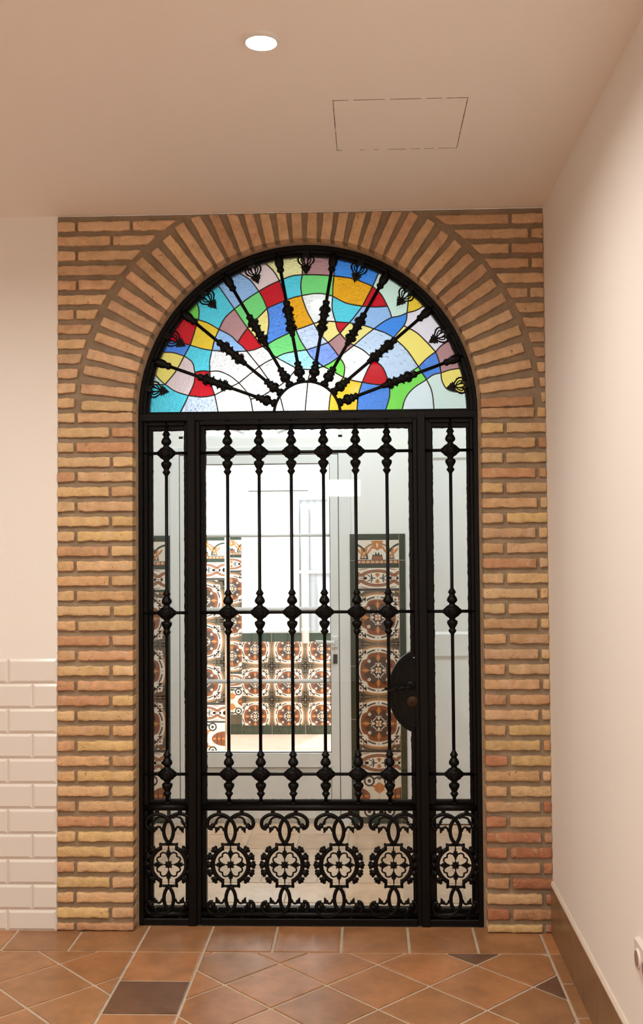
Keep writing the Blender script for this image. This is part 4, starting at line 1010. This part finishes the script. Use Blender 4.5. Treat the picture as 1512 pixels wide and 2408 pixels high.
# ---------------------------------------------------------------- lamps, hatch, socket
def downlight(x, y, e, label=None, grp=None):
    t = thing('ceiling_downlight', label, 'downlight', (x, y, ZC), grp)
    mb = MB(); n = 32; pr = [(.0385, -.0002), (.0385, -.0105), (.0405, -.0120), (.0455, -.005), (.0475, -.0015), (.0478, 0)]
    vs = [(x+r*math.cos(2*PI*k/n), y+r*math.sin(2*PI*k/n), ZC+h) for k in range(n) for r, h in pr]; m = len(pr)
    mb.add(vs, [(k*m+j, k*m+j+1, ((k+1) % n)*m+j+1, ((k+1) % n)*m+j) for k in range(n) for j in range(m-1)], 0, True)
    obj('trim_ring', mb, M['steel'], t, (x, y, ZC))
    mb = MB(); mb.add([(x+.0365*math.cos(2*PI*k/n), y+.0365*math.sin(2*PI*k/n), ZC-.0015) for k in range(n)], [tuple(range(n-1, -1, -1))]); obj('lens', mb, M['lamp_face'], t, (x, y, ZC))
    l = light('downlight_beam', 'AREA', (0, 0, -.002), e, WARM, .072); l.data.shape = 'DISK'; l.parent = t
    return t
for i, (x, y, e) in enumerate(DOWNLIGHTS):
    if i == 0: downlight(x, y, e, 'small round recessed ceiling downlight, lit, in front of the arch')
    else: downlight(x, y, e, 'round recessed ceiling downlight '+['', 'just in front of the camera position', 'left of the lit one over the arch', 'left of the camera position', 'at the rear of the room by the right wall', 'at the rear of the room on the left'][i])
hx0, hx1, hy0, hy1 = -.0965, .2935, -1.0085, -.6230
mb = MB(); mb.box(hx0+.0022, hx1-.0022, hy0+.0022, hy1-.0022, ZC-.0006, ZC+.001, 0)
g_ = .0016
hp = thing('ceiling_hatch', 'square flush access hatch in the ceiling, outlined by a thin dark gap', 'hatch', ((hx0+hx1)/2, (hy0+hy1)/2, ZC))
obj('hatch_panel', mb, M['ceiling_paint'], hp)
mb = MB(); rg = random.Random(8)
for (a, b, c, d, full) in ((hx0, hy0, hx1, hy0, .9), (hx0, hy1, hx1, hy1, .45), (hx0, hy0, hx0, hy1, .9), (hx1, hy0, hx1, hy1, 1)):
    N_ = 26
    for i in range(N_):
        if rg.random() > full: continue
        x0, y0, x1, y1 = a+(c-a)*i/N_, b+(d-b)*i/N_, a+(c-a)*(i+1)/N_, b+(d-b)*(i+1)/N_; w_ = g_*rg.uniform(.45, 1)/2*(1.2 if full > .6 else .7)
        mb.box(min(x0, x1)-w_, max(x0, x1)+w_, min(y0, y1)-w_, max(y0, y1)+w_, ZC-.0008, ZC+.0004)
obj('hatch_gap', mb, M['gasket'], hp)
# socket on the right wall
sy, sz = -1.296, .432
so = thing('wall_socket', 'white two-gang electrical socket low on the right wall, cut by the picture edge', 'socket', (XR, sy, sz-.04))
def yzbox(mb, y0, y1, z0, z1, x0, x1, c=.003):
    v = [(x1, y0, z0), (x1, y1, z0), (x1, y1, z1), (x1, y0, z1), (x0, y0+c, z0+c), (x0, y1-c, z0+c), (x0, y1-c, z1-c), (x0, y0+c, z1-c)]
    mb.add(v, [(0, 1, 2, 3), (4, 7, 6, 5), (0, 4, 5, 1), (1, 5, 6, 2), (2, 6, 7, 3), (3, 7, 4, 0)])
mb = MB(); yzbox(mb, sy-.115, sy+.041, sz-.041, sz+.041, XR-.0115, XR, .004); obj('cover_plate', mb, M['plastic'], so)
for k in (0, 1):
    mb = MB(); mb.lathe([(-.016, .0230), (-.013, .0245), (0, .025)], (XR, sy-.071*k, sz), 'x', 28); i_ = obj('socket_insert', mb, M['plastic'], so)
    mb = MB(); mb.lathe([(-.0165, .019), (-.0163, .0195)], (XR, sy-.071*k, sz), 'x', 24); obj('socket_well', mb, M['hole'], i_)
# unseen fill lamp added to brighten the vestibule, and the wall lamp whose reflection shows in the gate glass
t = thing('vestibule_fill_lamp', 'unseen round fill lamp added on the vestibule ceiling, above the picture', 'fill lamp', (-.2, .55, VZ))
mb = MB(); mb.lathe([(-.05, .14), (-.045, .15), (0, .15)], (-.2, .55, VZ), 'z', 32); obj('fill_lamp_body', mb, M['led_panel'], t, (-.2, .55, VZ))
l = light('vestibule_fill_light', 'AREA', (0, 0, -.06), VEST_FILL, COOL, .3); l.data.shape = 'DISK'; l.parent = t

wl = thing('wall_lamp', 'flat white rectangular wall lamp on the rear wall, mirrored in the gate glass', 'wall lamp', (-.245, YR, 2.0))
lx, _, lz = at(796, 1148, 2*.108-YR)
mb = MB(); mb.box(lx-.24, lx+.24, YR, YR+.045, lz-.098, lz+.098); obj('housing', mb, M['steel'], wl)
mb = MB(); mb.box(lx-.229, lx+.229, YR+.044, YR+.049, lz-.087, lz+.087); obj('diffuser', mb, M['led_panel'], wl)
